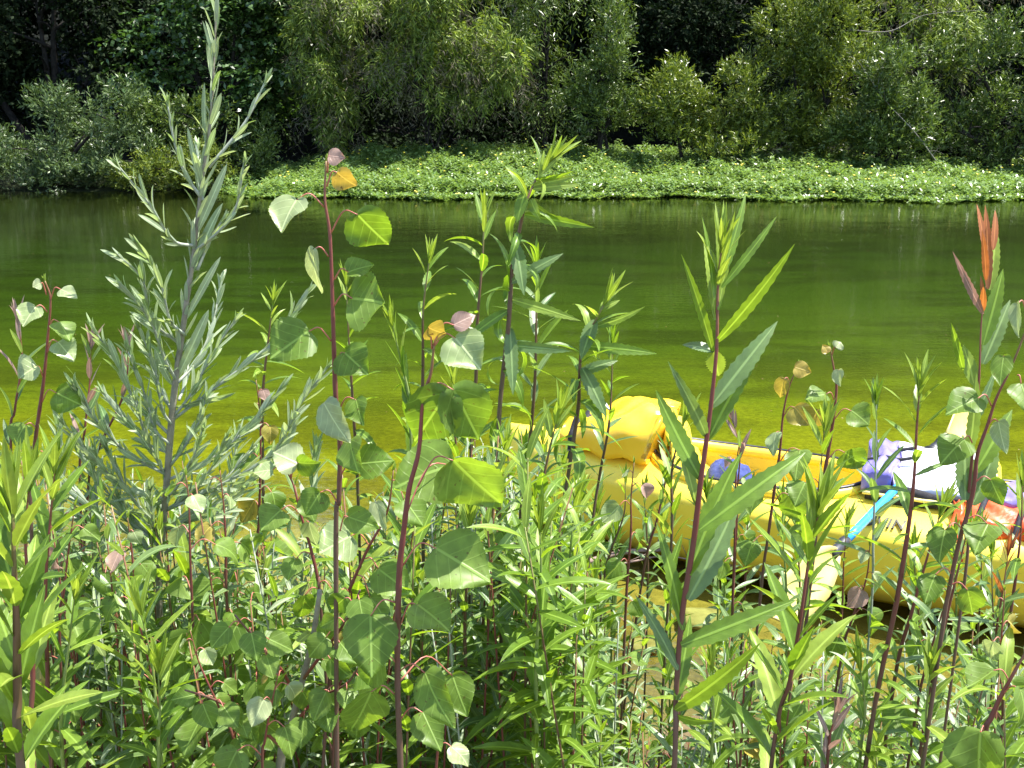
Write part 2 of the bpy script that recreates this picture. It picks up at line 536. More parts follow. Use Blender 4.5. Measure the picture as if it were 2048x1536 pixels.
# ------------------------------------------------------------------ ground, river bed, water
def ground_material():
    m, t = mk("mud_algae_painted_shade")
    L = t.links.new
    tc = nd(t, "ShaderNodeTexCoord")
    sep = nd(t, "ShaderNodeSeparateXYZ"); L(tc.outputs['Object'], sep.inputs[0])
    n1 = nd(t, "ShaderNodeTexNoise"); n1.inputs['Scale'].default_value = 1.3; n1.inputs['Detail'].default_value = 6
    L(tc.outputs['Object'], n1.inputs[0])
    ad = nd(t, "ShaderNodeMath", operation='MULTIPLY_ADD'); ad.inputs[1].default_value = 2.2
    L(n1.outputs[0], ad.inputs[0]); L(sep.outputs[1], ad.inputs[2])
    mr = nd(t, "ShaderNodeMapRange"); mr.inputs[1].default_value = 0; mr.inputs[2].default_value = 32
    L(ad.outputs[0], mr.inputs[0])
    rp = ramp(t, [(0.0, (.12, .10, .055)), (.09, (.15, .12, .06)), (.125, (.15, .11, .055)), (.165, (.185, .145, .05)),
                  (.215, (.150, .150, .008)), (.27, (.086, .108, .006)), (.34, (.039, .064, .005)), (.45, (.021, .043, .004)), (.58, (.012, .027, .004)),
                  (.72, (.011, .018, .004)), (1, (.005, .007, .003))])  # far stops: darkening with water depth and canopy shade painted into the colour
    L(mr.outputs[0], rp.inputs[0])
    # pebbles, algae tufts
    n2 = nd(t, "ShaderNodeTexNoise"); n2.inputs['Scale'].default_value = 26; n2.inputs['Detail'].default_value = 8; n2.inputs['Roughness'].default_value = .75
    L(tc.outputs['Object'], n2.inputs[0])
    m2 = nd(t, "ShaderNodeMapRange"); m2.inputs[1].default_value = .3; m2.inputs[2].default_value = .7; m2.inputs[3].default_value = .55; m2.inputs[4].default_value = 1.4
    L(n2.outputs[0], m2.inputs[0])
    mp = nd(t, "ShaderNodeMapping"); mp.inputs['Scale'].default_value = (.5, 1.6, 1); L(tc.outputs['Object'], mp.inputs[0])
    n3 = nd(t, "ShaderNodeTexNoise"); n3.inputs['Scale'].default_value = 1.0; n3.inputs['Detail'].default_value = 5
    L(mp.outputs[0], n3.inputs[0])
    m3 = nd(t, "ShaderNodeMapRange"); m3.inputs[1].default_value = .40; m3.inputs[2].default_value = .55; m3.inputs[3].default_value = .66; m3.inputs[4].default_value = 1.06
    L(n3.outputs[0], m3.inputs[0])
    a = nd(t, "ShaderNodeMix", data_type='RGBA', blend_type='MULTIPLY'); a.inputs[0].default_value = 1
    L(rp.outputs[0], a.inputs[6]); L(m2.outputs[0], a.inputs[7])
    b = nd(t, "ShaderNodeMix", data_type='RGBA', blend_type='MULTIPLY'); b.inputs[0].default_value = 1
    L(a.outputs[2], b.inputs[6]); L(m3.outputs[0], b.inputs[7])
    pr = nd(t, "ShaderNodeBsdfPrincipled"); pr.inputs['Roughness'].default_value = .85; pr.inputs['Specular IOR Level'].default_value = .15
    L(b.outputs[2], pr.inputs['Base Color'])
    bp = nd(t, "ShaderNodeBump"); bp.inputs['Strength'].default_value = .5; bp.inputs['Distance'].default_value = .03
    L(n2.outputs[0], bp.inputs['Height']); L(bp.outputs[0], pr.inputs['Normal'])
    out = nd(t, "ShaderNodeOutputMaterial"); L(pr.outputs[0], out.inputs[0])
    return m
def grid_sheet(name, xs, ys, zf, mat):
    V = [(x, y, zf(x, y)) for y in ys for x in xs]
    nx = len(xs)
    Fc = [(j * nx + i, j * nx + i + 1, (j + 1) * nx + i + 1, (j + 1) * nx + i) for j in range(len(ys) - 1) for i in range(nx - 1)]
    me = bpy.data.meshes.new(name)
    me.from_pydata(V, [], Fc)
    me.polygons.foreach_set("use_smooth", np.ones(len(Fc), dtype=bool))
    o = link_mesh(name, me, mat)
    return tag(o, kind='structure')
xs = list(np.concatenate([np.linspace(-70, -8, 22), np.linspace(-7.5, 7.5, 121), np.linspace(8, 70, 22)]))
ys = list(np.concatenate([np.linspace(-6, 1, 8), np.linspace(1.2, 6, 70), np.linspace(6.4, 20, 30), np.linspace(20.4, 30, 28), np.linspace(31, 62, 20)]))
grid_sheet("ground", xs, ys, ground_z, ground_material())

def water_material():
    m, t = mk("river_water")
    L = t.links.new
    tc = nd(t, "ShaderNodeTexCoord")
    mp = nd(t, "ShaderNodeMapping"); mp.inputs['Scale'].default_value = (1.0, 3.4, 1); L(tc.outputs['Object'], mp.inputs[0])
    n1 = nd(t, "ShaderNodeTexNoise"); n1.inputs['Scale'].default_value = 4.5; n1.inputs['Detail'].default_value = 3; n1.inputs['Roughness'].default_value = .55
    L(mp.outputs[0], n1.inputs[0])
    n2 = nd(t, "ShaderNodeTexNoise"); n2.inputs['Scale'].default_value = .7; n2.inputs['Detail'].default_value = 2
    L(mp.outputs[0], n2.inputs[0])
    mul = nd(t, "ShaderNodeMath", operation='MULTIPLY'); L(n1.outputs[0], mul.inputs[0]); L(n2.outputs[0], mul.inputs[1])
    bp = nd(t, "ShaderNodeBump"); bp.inputs['Strength'].default_value = 1; bp.inputs['Distance'].default_value = .0042
    L(mul.outputs[0], bp.inputs['Height'])
    fr = nd(t, "ShaderNodeFresnel"); fr.inputs[0].default_value = 1.33; L(bp.outputs[0], fr.inputs['Normal'])
    tr = nd(t, "ShaderNodeBsdfTransparent"); tr.inputs[0].default_value = (.88, .95, .58, 1)
    gl = nd(t, "ShaderNodeBsdfGlossy"); gl.inputs['Roughness'].default_value = .004; L(bp.outputs[0], gl.inputs['Normal'])
    ms = nd(t, "ShaderNodeMixShader")
    L(fr.outputs[0], ms.inputs[0]); L(tr.outputs[0], ms.inputs[1]); L(gl.outputs[0], ms.inputs[2])
    out = nd(t, "ShaderNodeOutputMaterial"); L(ms.outputs[0], out.inputs[0])
    return m
grid_sheet("water", list(np.linspace(-65, 65, 53)), list(np.linspace(2.3, 23.6, 22)), lambda x, y: 0.0, water_material())

# ------------------------------------------------------------------ far bank: leaf clouds
def unit(a):
    return a / np.maximum(1e-9, np.linalg.norm(a, axis=1, keepdims=True))
def leaf_cloud_mesh(name, base, axis, normal, L, Wd, origin):
    n = len(base)
    axis = unit(axis)
    nz = normal - axis * (normal * axis).sum(1, keepdims=True)
    nz = unit(nz + 1e-6)
    x = np.cross(axis, nz)
    L = L[:, None]; Wd = Wd[:, None]
    v = np.empty((n, 4, 3))
    v[:, 0] = base
    v[:, 1] = base + axis * L * .42 + x * Wd * .5 + nz * Wd * .12
    v[:, 2] = base + axis * L * .96 - nz * L * .10
    v[:, 3] = base + axis * L * .42 - x * Wd * .5 + nz * Wd * .12
    v -= np.array(origin)
    me = bpy.data.meshes.new(name)
    me.vertices.add(n * 4); me.loops.add(n * 4); me.polygons.add(n)
    me.vertices.foreach_set("co", v.astype(np.float32).ravel())
    me.loops.foreach_set("vertex_index", np.arange(n * 4, dtype=np.int32))
    me.polygons.foreach_set("loop_start", np.arange(0, n * 4, 4, dtype=np.int32))
    me.polygons.foreach_set("loop_total", np.full(n, 4, dtype=np.int32))
    me.update(calc_edges=True)
    return me

def sprigs(centers, radii, count, habit, leaf_L, leaf_W, per=13, sprig_L=.35, shell=.55):
    """sprig starts in the outer part of ellipsoid lobes; leaves set along each sprig"""
    centers = np.array(centers); radii = np.array(radii)
    vol = np.prod(radii, axis=1) ** .75
    idx = nrg.choice(len(centers), size=count, p=vol / vol.sum())
    d = unit(nrg.normal(size=(count, 3)))
    rad = (shell + (1 - shell) * nrg.random((count, 1))) * (1 + .16 * nrg.normal(size=(count, 1)))
    p0 = centers[idx] + d * radii[idx] * rad
    out = d * radii[idx]
    out = unit(out)
    up = np.array([0, 0, 1.0])
    if habit == 'up':
        sd = unit(out * .7 + up * .9 + .35 * nrg.normal(size=(count, 3)))
        sag = .15
    elif habit == 'droop':
        sd = unit(out * .9 + up * .25 + .35 * nrg.normal(size=(count, 3)))
        sag = 1.3
    elif habit == 'tuft':
        sd = unit(out * .8 + .55 * nrg.normal(size=(count, 3)) + up * .1)
        sag = 1.0
    elif habit == 'layer':
        sd = unit(out * np.array([1, 1, .25]) + .3 * nrg.normal(size=(count, 3)) * np.array([1, 1, .35]))
        sag = .35
    else:
        sd = unit(out + .5 * nrg.normal(size=(count, 3)) + up * .25)
        sag = .5
    sl = sprig_L * (.6 + .8 * nrg.random((count, 1)))
    t = (np.arange(per) + .5) / per
    base = p0[:, None, :] + sd[:, None, :] * (sl * t[None, :])[:, :, None]
    base[:, :, 2] -= sag * (sl * t[None, :] ** 2)
    tang = np.repeat(sd[:, None, :], per, 1).copy()
    tang[:, :, 2] -= 2 * sag * t[None, :]
    base = base.reshape(-1, 3); tang = unit(tang.reshape(-1, 3))
    n = len(base)
    side = unit(np.cross(tang, nrg.normal(size=(n, 3))))
    if habit == 'droop':
        axis = tang * .6 + side * .8 - up * .15
    elif habit == 'layer':
        axis = tang * .5 + side * np.array([1, 1, .3])
    else:
        axis = tang * .75 + side * .7
    normal = up[None] * (1.2 if habit == 'layer' else .55) + .6 * nrg.normal(size=(n, 3)) + out.repeat(per, 0) * .5
    L = leaf_L * (.6 + .7 * nrg.random(n)); Wd = leaf_W * (.7 + .6 * nrg.random(n))
    return base, axis, normal, L, Wd

def lobes_px(ell, Y, dscale=.8):
    C, Rr = [], []
    for (px, py, rx, ry, *rest) in ell:
        y = Y + (rest[0] if rest else 0)
        p = W(px, py, y)
        k = mpp(p)
        C.append(tuple(p)); Rr.append((rx * k, max(rx, ry) * k * dscale, ry * k))
    return C, Rr

def shrub(name, label, cat, ell, Y, mat, habit, count, leaf, per=13, sprig_L=.4, shell=.5, group=None, trunk_r=.06, base_px=None, ntr=4, drycount=0):
    C, Rr = lobes_px(ell, Y)
    cx = sum(c[0] for c in C) / len(C)
    cy = sum(c[1] for c in C) / len(C)
    bx = base_px if base_px is not None else cx
    by = cy + .3
    root = empty(name, (bx, by, ground_z(bx, by)))
    tag(root, label, cat, group)
    C2, R2 = [], []
    for c, r in zip(C, Rr):
        for q in range(11):
            d = unit(nrg.normal(size=(1, 3)))[0]
            k = rng.uniform(.45, 1.12); g = rng.uniform(.17, .42)
            C2.append(tuple(np.array(c) + d * np.array(r) * k)); R2.append(tuple(np.array(r) * g))
    b = sprigs(C2, R2, int(count * 1.25), habit, leaf[0] * 1.2, leaf[1] * 1.3, per, sprig_L, .35)
    me = leaf_cloud_mesh("crown", *b, root.location)
    crown = link_mesh("crown", me, M[mat], root)
    if drycount:
        C2 = [(c[0], c[1], c[2] - r[2] * .55) for c, r in zip(C, Rr)]
        R2 = [(r[0] * .9, r[1] * .9, r[2] * .6) for r in Rr]
        b2 = sprigs(C2, R2, drycount, 'droop', leaf[0] * 1.4, leaf[1] * .55, 9, sprig_L * 1.3, .7)
        link_mesh("dry_leaves", leaf_cloud_mesh("dry_leaves", *b2, root.location), M['f_reed_dry'], root)
    tr = Acc()
    for k in range(ntr):
        c, r = C[k % len(C)], Rr[k % len(C)]
        p0 = Vector((bx + rng.uniform(-.25, .25), by + rng.uniform(-.2, .2), root.location.z - .05))
        p2 = Vector((c[0] + rng.uniform(-.3, .3) * r[0], c[1] + rng.uniform(-.2, .3) * r[1], c[2] + r[2] * rng.uniform(.1, .6)))
        p1 = p0.lerp(p2, .5) + Vector((rng.uniform(-.2, .2), rng.uniform(-.2, .2), .25))
        path = catmull([p0, p1, p2], 6)
        tube(tr, path, [trunk_r * (1 - .8 * i / (len(path) - 1)) for i in range(len(path))], 6)
        for q in range(4):
            i0 = rng.randrange(5, len(path) - 1)
            a = path[i0]
            d = Vector((rng.uniform(-1, 1) * r[0], rng.uniform(-1, .6) * r[1], rng.uniform(.1, .8) * r[2])) * .7
            pth = catmull([a, a + d * .5 + Vector((0, 0, .08)), a + d], 4)
            tube(tr, pth, [trunk_r * .4 * (1 - .8 * i / (len(pth) - 1)) for i in range(len(pth))], 5)
    tr.obj("trunk", M['bark'], root)
    return root

WL = (.10, .022)
shrub("willow_shrub", "wide grey-green willow shrub overhanging the water at far left", "shrub",
      [(40, 320, 95, 75), (150, 290, 90, 80), (255, 255, 65, 65), (110, 345, 120, 45), (-80, 320, 90, 80)], 23.6, 'f_grey', 'up', 1500, WL)
shrub("willow_shrub", "low yellow-green bush at the waterline behind the tall silvery plant", "shrub",
      [(290, 350, 80, 42), (385, 340, 60, 48), (440, 350, 45, 40)], 23.2, 'f_yellow', 'up', 800, (.08, .02), sprig_L=.3)
shrub("willow_shrub", "mid-height dark willow bush behind the low yellow-green bush", "shrub",
      [(430, 285, 85, 70), (340, 280, 70, 60), (505, 300, 50, 60)], 24.6, 'f_willow', 'up', 620, WL)
shrub("broadleaf_tree", "dark tree with flat layered sprays of glossy broad leaves, upper left", "tree",
      [(340, 20, 120, 90), (470, 70, 120, 90), (430, 170, 140, 80), (540, 150, 90, 110), (300, 110, 80, 70), (540, -60, 150, 80)], 26.2, 'f_broad', 'layer', 1150, (.13, .075), per=9, sprig_L=.6, trunk_r=.12)
shrub("broadleaf_tree", "shadowed thicket tree filling the far upper left corner", "tree",
      [(60, 60, 150, 140), (180, 150, 100, 100), (-120, 120, 160, 150), (120, -90, 180, 110)], 28.5, 'f_shade', 'any', 1500, (.13, .06), per=10, sprig_L=.5, trunk_r=.13)
shrub("giant_cane", "narrow cane clump of drooping leaf tufts left of the large bright cane clump", "cane",
      [(650, 60, 80, 110), (650, 190, 60, 80), (680, 255, 40, 45)], 25.2, 'f_reed', 'tuft', 900, (.16, .021), per=11, sprig_L=.22, trunk_r=.03, group=None, drycount=200)
shrub("giant_cane", "large bright cane clump overhanging with grey dead leaves beneath, top centre", "cane",
      [(780, 70, 110, 100), (900, 40, 130, 110), (980, 90, 90, 110), (870, 140, 100, 80), (760, -60, 200, 90)], 25.0, 'f_reed', 'tuft', 2700, (.16, .021), per=11, sprig_L=.22, trunk_r=.03, drycount=800)
shrub("willow_tree", "dark drooping willow right of the large cane clump", "tree",
      [(1080, 60, 85, 110), (1075, 180, 70, 60), (1110, -60, 110, 80)], 25.8, 'f_willow', 'droop', 620, (.13, .016), per=12, sprig_L=.6, trunk_r=.09)
shrub("willow_shrub", "slender upright glossy willow standing behind the primrose mat, right of centre", "shrub",
      [(1225, 90, 45, 90), (1205, 185, 70, 60), (1240, 235, 60, 50), (1180, 225, 40, 50)], 24.9, 'f_willow', 'up', 760, WL, per=11)
shrub("willow_shrub", "yellow-green willow shrub with two pointed tops, right of centre", "shrub",
      [(1345, 185, 45, 70), (1390, 240, 75, 70), (1450, 280, 80, 55), (1480, 215, 40, 60), (1320, 240, 50, 50)], 24.4, 'f_yellow', 'up', 1250, WL, per=12)
shrub("willow_tree", "broad tall pale willow reaching the top of the picture, right", "tree",
      [(1640, 60, 95, 90), (1600, 170, 95, 90), (1690, 190, 90, 90), (1560, 265, 70, 60), (1655, 275, 80, 60), (1650, -60, 130, 80)], 24.9, 'f_yellow', 'up', 2100, WL, per=12, trunk_r=.09)
shrub("willow_shrub", "rounded willow shrub at the edge of the primrose mat with a bare pale branch", "shrub",
      [(1780, 250, 80, 65), (1720, 285, 70, 45), (1835, 225, 40, 50), (1810, 295, 60, 35), (1790, 150, 50, 60)], 23.9, 'f_willow', 'up', 1150, WL, per=12)
shrub("willow_tree", "dense green willow at the far right edge of the bank", "tree",
      [(1960, 150, 85, 90), (2010, 250, 90, 85), (1925, 285, 75, 60), (2100, 140, 110, 150), (2120, 290, 100, 70)], 24.4, 'f_willow', 'up', 1700, WL, per=12, trunk_r=.09)
shrub("giant_cane", "cane clump with grey dry leaves at the upper right behind the willows", "cane",
      [(1830, 40, 130, 70), (1890, 100, 80, 70), (1770, 120, 60, 60), (1900, -60, 150, 70)], 26.2, 'f_reed', 'droop', 800, (.16, .021), per=11, sprig_L=.22, trunk_r=.03, drycount=300)
shrub("understory_bush", "shadowed bush under the overhanging cane at the back of the primrose mat", "shrub",
      [(900, 275, 110, 28), (1060, 270, 90, 30), (1160, 275, 60, 30), (760, 270, 60, 30)], 27.6, 'f_shade', 'any', 300, (.10, .05), per=8, sprig_L=.35)
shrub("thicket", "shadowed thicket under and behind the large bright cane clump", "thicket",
      [(720, 190, 120, 90), (900, 210, 140, 60), (1060, 200, 120, 80)], 28.6, 'f_shade', 'any', 900, (.12, .05), per=10, sprig_L=.5)
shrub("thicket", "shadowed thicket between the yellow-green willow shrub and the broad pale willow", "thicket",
      [(1330, 100, 120, 110), (1500, 150, 90, 110), (1450, 20, 110, 80), (1570, 290, 90, 40)], 28.2, 'f_shade', 'any', 900, (.12, .05), per=10, sprig_L=.5)
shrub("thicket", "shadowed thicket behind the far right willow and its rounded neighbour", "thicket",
      [(1860, 200, 110, 100), (1960, 60, 140, 90), (1900, 300, 120, 40), (2080, 200, 120, 120)], 27.8, 'f_shade', 'any', 900, (.12, .05), per=10, sprig_L=.5)
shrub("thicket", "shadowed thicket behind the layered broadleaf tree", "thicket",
      [(330, 150, 150, 120), (520, 200, 120, 90), (430, 20, 170, 110)], 29.0, 'f_shade', 'any', 900, (.12, .05), per=10, sprig_L=.5)
# tall trees behind, which close off the sky
back = [(-16, 31, 9.5, 3.6, "tall shadowed tree behind the far left thicket"), (-10.5, 32.5, 10.5, 3.8, "tall shadowed tree behind the layered broadleaf tree"),
        (-5.0, 31.5, 10, 3.5, "tall shadowed tree behind the narrow cane clump"), (0.2, 32.2, 11, 3.7, "tall shadowed tree behind the large bright cane clump"),
        (5.0, 31.2, 10, 3.4, "tall shadowed tree in the gap behind the slender glossy willow"), (9.8, 32, 11, 3.7, "tall shadowed tree behind the broad pale willow"),
        (15, 31.3, 10, 3.6, "tall shadowed tree behind the far right willow")]
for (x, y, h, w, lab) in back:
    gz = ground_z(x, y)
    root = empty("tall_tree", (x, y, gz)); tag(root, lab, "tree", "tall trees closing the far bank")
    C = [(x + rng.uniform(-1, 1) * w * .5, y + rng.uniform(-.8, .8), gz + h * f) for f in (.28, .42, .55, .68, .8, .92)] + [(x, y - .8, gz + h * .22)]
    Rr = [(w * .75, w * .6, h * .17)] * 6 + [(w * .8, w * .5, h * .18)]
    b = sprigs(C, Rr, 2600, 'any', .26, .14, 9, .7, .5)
    link_mesh("crown", leaf_cloud_mesh("crown", *b, root.location), M['f_shade'], root)
    tr = Acc()
    path = catmull([(x, y, gz - .2), (x + .2, y, gz + h * .4), (x - .1, y + .1, gz + h * .9)], 6)
    tube(tr, path, [.2 * (1 - .8 * i / (len(path) - 1)) for i in range(len(path))], 8)
    for q in range(7):
        a = path[3 + q]; d = Vector((rng.choice((-1, 1)) * w * .6, rng.uniform(-1, .4), h * .12))
        tube(tr, catmull([a, a + d * .5 + Vector((0, 0, .2)), a + d], 4), [.07, .06, .05, .045, .04, .03, .025, .02, .01], 5)
    tr.obj("trunk", M['bark'], root)

# bare pale branches
def bare_branch(label, pts, Y, r0, twigs=6):
    P = [W(px, py, Y + dy) for px, py, dy in pts]
    root = empty("bare_branch", P[0]); tag(root, label, "branch")
    a = Acc()
    path = catmull(P, 7)
    tube(a, path, [r0 * (1 - .75 * i / (len(path) - 1)) for i in range(len(path))], 6)
    for q in range(twigs):
        p = path[rng.randrange(2, len(path) - 2)]
        d = Vector((rng.uniform(-.5, .5), rng.uniform(-.2, .2), rng.uniform(-.1, .5)))
        tube(a, catmull([p, p + d * .5 + Vector((0, 0, .04)), p + d], 4), [r0 * .35 * (1 - .1 * i) for i in range(9)], 4)
    a.obj("stem", M['deadwood'], root)
bare_branch("bare pale branch slanting down to the primrose mat at right", [(1878, 330, 0), (1830, 265, -.1), (1770, 200, .1), (1715, 120, .2)], 23.4, .013, 12)
bare_branch("bare grey twig arching across the upper right shadow", [(1700, 60, 0), (1780, 62, -.1), (1850, 30, .1), (1960, 20, 0)], 25.0, .012, 5)

# floating primrose mat
def mat_top(px_x):
    return float(np.interp(px_x, [-6.5, -5.2, -3.6, -1.5, 0.5, 3, 6, 9, 12, 16], [.02, .32, .62, .70, .68, .62, .58, .48, .28, .22]))
def mat_z(x, y):
    s = shore_far(x) - .55
    t = (y - s) / 4.0
    return mat_top(x) * smooth(-.25, 1.0, t) ** 1.0 + (.07 * math.sin(x * 2.3 + y) * math.sin(y * 1.7) + .05 * math.sin(x * 5.1 + 2 * y) + .04 * math.sin(x * 8.7 - y * 3)) * smooth(.05, .4, t)
def primrose():
    n = 21000
    x = nrg.uniform(-6.6, 17, n)
    y = np.array([shore_far(v) - .55 + 4.2 * nrg.random() ** 1.15 for v in x])
    ne = 3600
    x[:ne] = nrg.uniform(-6.0, 16, ne); y[:ne] = [shore_far(v) - .72 + .25 * math.sin(v * 3.1) * math.sin(v * 1.3) - .35 + abs(.6 * nrg.normal()) for v in x[:ne]]
    keep = (x > -6.4 + .35 * nrg.normal(size=n) - (y - 23) * .45)
    x, y = x[keep], y[keep]
    n = len(x)
    z = np.array([mat_z(a, b) for a, b in zip(x, y)]) + .09 * nrg.random(n) - .04
    z = np.maximum(z * np.where(np.arange(len(z)) < ne, .55, 1.0), -.03) + .10 * (nrg.random(len(z)) > .9)
    per = 9
    p0 = np.stack([x, y, z], 1)
    sd = unit(np.stack([.35 * nrg.normal(size=n), .35 * nrg.normal(size=n) - .25, np.ones(n)], 1))
    t = (np.arange(per) + .3) / per
    sl = .13 + .12 * nrg.random((n, 1))
    low = (z < .09)
    sl[low] *= .3; sd[low] = unit(sd[low] * np.array([1.5, 1.5, .35]))
    base = (p0[:, None, :] + sd[:, None, :] * (sl * t[None])[:, :, None]).reshape(-1, 3)
    N = len(base)
    ang = np.tile(np.arange(per) * 2.4, n) + np.repeat(nrg.random(n) * 6.28, per)
    axis = np.stack([np.cos(ang), np.sin(ang), np.full(N, .45) + .3 * nrg.normal(size=N)], 1)
    nor = np.stack([-np.cos(ang) * .4, -np.sin(ang) * .4, np.ones(N)], 1) + .25 * nrg.normal(size=(N, 3))
    L = .105 * (.6 + .8 * nrg.random(N)); Wd = .042 * (.7 + .6 * nrg.random(N))
    me = leaf_cloud_mesh("water_primrose_mat", base, axis, nor, L, Wd, (0, 0, 0))
    o = link_mesh("water_primrose_mat", me, M['prim'])
    tag(o, "broad bright green mat of water primrose with yellow flowers along the far bank", "ground cover", kind='stuff')
    # flowers
    nf = 260
    i = nrg.choice(n, nf, replace=False)
    c = p0[i] + sd[i] * .27
    base = np.repeat(c, 5, 0)
    a = np.tile(np.arange(5) * 1.2566, nf)
    axis = np.stack([np.cos(a), np.sin(a) - .5, np.full(nf * 5, .6)], 1)
    nor = np.tile(np.array([[0, -.6, .8]]), (nf * 5, 1))
    fl = link_mesh("flowers", leaf_cloud_mesh("flowers", base, axis, nor, np.full(nf * 5, .032), np.full(nf * 5, .03), (0, 0, 0)), M['flower'], o)
    fl['kind'] = 'stuff'
primrose()

# ------------------------------------------------------------------ kayak
KO = Vector((-.02, 4.76, 0.0))
KA = Vector((.913, -.407, 0)).normalized()
KN = Vector((-KA.y, KA.x, 0))
def K(u, v, w):
    return KO + KA * u + KN * v + Vector((0, 0, w))
KL = 3.9
def hull_dims(u):
    t = u / KL
    s = max(0.0, math.sin(math.pi * t))
    b = .375 * s ** .55
    e = abs(2 * t - 1)
    zb = -.06 + .16 * e ** 6
    zs = .29 + .05 * e ** 3
    zc = .405 + .05 * e ** 2
    return b, zb, zs, zc
def build_kayak():
    root = empty("kayak", K(KL / 2, 0, 0))
    tag(root, "long yellow two-seat kayak moored in the shallows behind the reeds", "kayak")
    a = Acc()
    NS, NR = 72, 40
    V, Fc = [], []
    for i in range(NS + 1):
        t = i / NS
        u = KL * (.5 - .5 * math.cos(math.pi * (.012 + .976 * t)))
        b, zb, zs, zc = hull_dims(u)
        for k in range(NR):
            ph = 2 * math.pi * k / NR
            c, s = math.cos(ph), math.sin(ph)
            if s >= 0:
                n = 2.0
                x = b * math.copysign(abs(c) ** (2 / 2.4), c); z = zs + (zc - zs) * abs(s) ** (2 / 2.0)
            else:
                x = b * math.copysign(abs(c) ** (2 / 3.6), c) * (1 - .10 * abs(s)); z = zs - (zs - zb) * abs(s) ** (2 / 3.0)
            V.append(K(u, x, z))
    for i in range(NS):
        for k in range(NR):
            k2 = (k + 1) % NR
            Fc.append((i * NR + k, (i + 1) * NR + k, (i + 1) * NR + k2, i * NR + k2))
    Fc.append(tuple(range(NR))); Fc.append(tuple(NS * NR + k for k in range(NR))[::-1])
    a.add([tuple(p) for p in V], Fc)
    hull = a.obj("hull", M['yellow'], root)
    bm = bmesh.new(); bm.from_mesh(hull.data); bmesh.ops.recalc_face_normals(bm, faces=bm.faces); bm.to_mesh(hull.data); bm.free()
    pits = []
    for (uc, hl, hw) in COCK:
        c = Acc(); V, Fc = [], []
        NN = 56
        for j, (z, sc) in enumerate(((.75, 1.0), (.30, 1.0), (.13, .97), (.07, .80))):
            for k in range(NN):
                ph = 2 * math.pi * k / NN
                cc, ss = math.cos(ph), math.sin(ph)
                V.append(tuple(K(uc + hl * math.copysign(abs(cc) ** .8, cc) * sc, hw * math.copysign(abs(ss) ** .85, ss) * sc, z)))
        for j in range(3):
            for k in range(NN):
                k2 = (k + 1) % NN
                Fc.append((j * NN + k, (j + 1) * NN + k, (j + 1) * NN + k2, j * NN + k2))
        Fc.append(tuple(range(NN))); Fc.append(tuple(3 * NN + k for k in range(NN))[::-1])
        c.add(V, Fc)
        cut = c.obj("cut", M['yellow'])
        bm = bmesh.new(); bm.from_mesh(cut.data); bmesh.ops.recalc_face_normals(bm, faces=bm.faces); bm.to_mesh(cut.data); bm.free()
        md = hull.modifiers.new("cut", 'BOOLEAN'); md.operation = 'DIFFERENCE'; md.object = cut; md.solver = 'EXACT'
        pits.append(cut)
    bpy.context.view_layer.update()
    dg = bpy.context.evaluated_depsgraph_get()
    me = bpy.data.meshes.new_from_object(hull.evaluated_get(dg))
    hull.modifiers.clear()
    hull.data = me
    for p in pits:
        bpy.data.objects.remove(p)
    for p in me.polygons:
        p.use_smooth = True
    me.set_sharp_from_angle(angle=R(38))
    for (uc, hl, hw) in COCK:
        def ring(extra, dz):
            out = []
            for k in range(72):
                ph = 2 * math.pi * k / 72
                cc, ss = math.cos(ph), math.sin(ph)
                u = uc + (hl + extra) * math.copysign(abs(cc) ** .8, cc)
                v = (hw + extra) * math.copysign(abs(ss) ** .85, ss)
                b, zb, zs, zc = hull_dims(u)
                q = min(1, abs(v) / b)
                zz = zs + (zc - zs) * (1 - q ** 2.4) ** (1 / 2.0) if q < 1 else zs
                out.append(K(u, v, max(zz, .372) + dz))
            return out + [out[0], out[1]]
        c = Acc(); tube(c, ring(.012, .010), .026, 8); rim = c.obj("coaming", M['yellow'], root)
        c = Acc(); tube(c, ring(.014, .034), .0095, 6); c.obj("rim_trim", M['black'], rim)
    # seats
    for (uc, hl, hw), du in zip(COCK, (-.155, -.2)):
        s = Acc(); grid = []
        prof = [(.36, .16), (.34, .25), (.22, .245), (.10, .24), (.0, .25), (-.06, .29), (-.09, .36), (-.115, .46), (-.13, .555), (-.145, .58), (-.165, .57), (-.175, .50), (-.17, .40), (-.16, .2)]
        for (pu, pz) in prof:
            wdt = .17 if pz < .5 else .15
            for k in range(9):
                q = k / 4 - 1
                edge = .04 * q * q if pz < .4 else -.05 * q ** 4
                grid.append(tuple(K(uc + du + pu - .1 + (.03 * q * q if pz > .2 else 0), q * wdt, pz + edge)))
        fc = [(i * 9 + k, i * 9 + k + 1, (i + 1) * 9 + k + 1, (i + 1) * 9 + k) for i in range(len(prof) - 1) for k in range(8)]
        s.add(grid, fc); so = s.obj("seat", M['yellow'], root)
        md = so.modifiers.new("thick", 'SOLIDIFY'); md.thickness = .012
    # lettering on the near shoulder
    cu = bpy.data.curves.new("lettering", 'FONT'); cu.body = "UVIN"; cu.size = .062; cu.shear = .25; cu.extrude = .003; cu.offset = .0012; cu.space_character = 1.12
    tmp = bpy.data.objects.new("tmp", cu); COL.objects.link(tmp)
    bpy.context.view_layer.update()
    dg = bpy.context.evaluated_depsgraph_get()
    tm = bpy.data.meshes.new_from_object(tmp.evaluated_get(dg))
    bpy.data.objects.remove(tmp)
    u0 = 1.72
    for v in tm.vertices:
        x, y, z = v.co
        u = u0 + x
        b, zb, zs, zc = hull_dims(u)
        q = (.335 - y) / b * 1.0
        q = min(q, .985)
        zz = zs + (zc - zs) * math.sqrt(max(0, 1 - q ** 2.4))
        p = K(u, -q * b - .006, zz + .009 + z)
        v.co = p - root.location
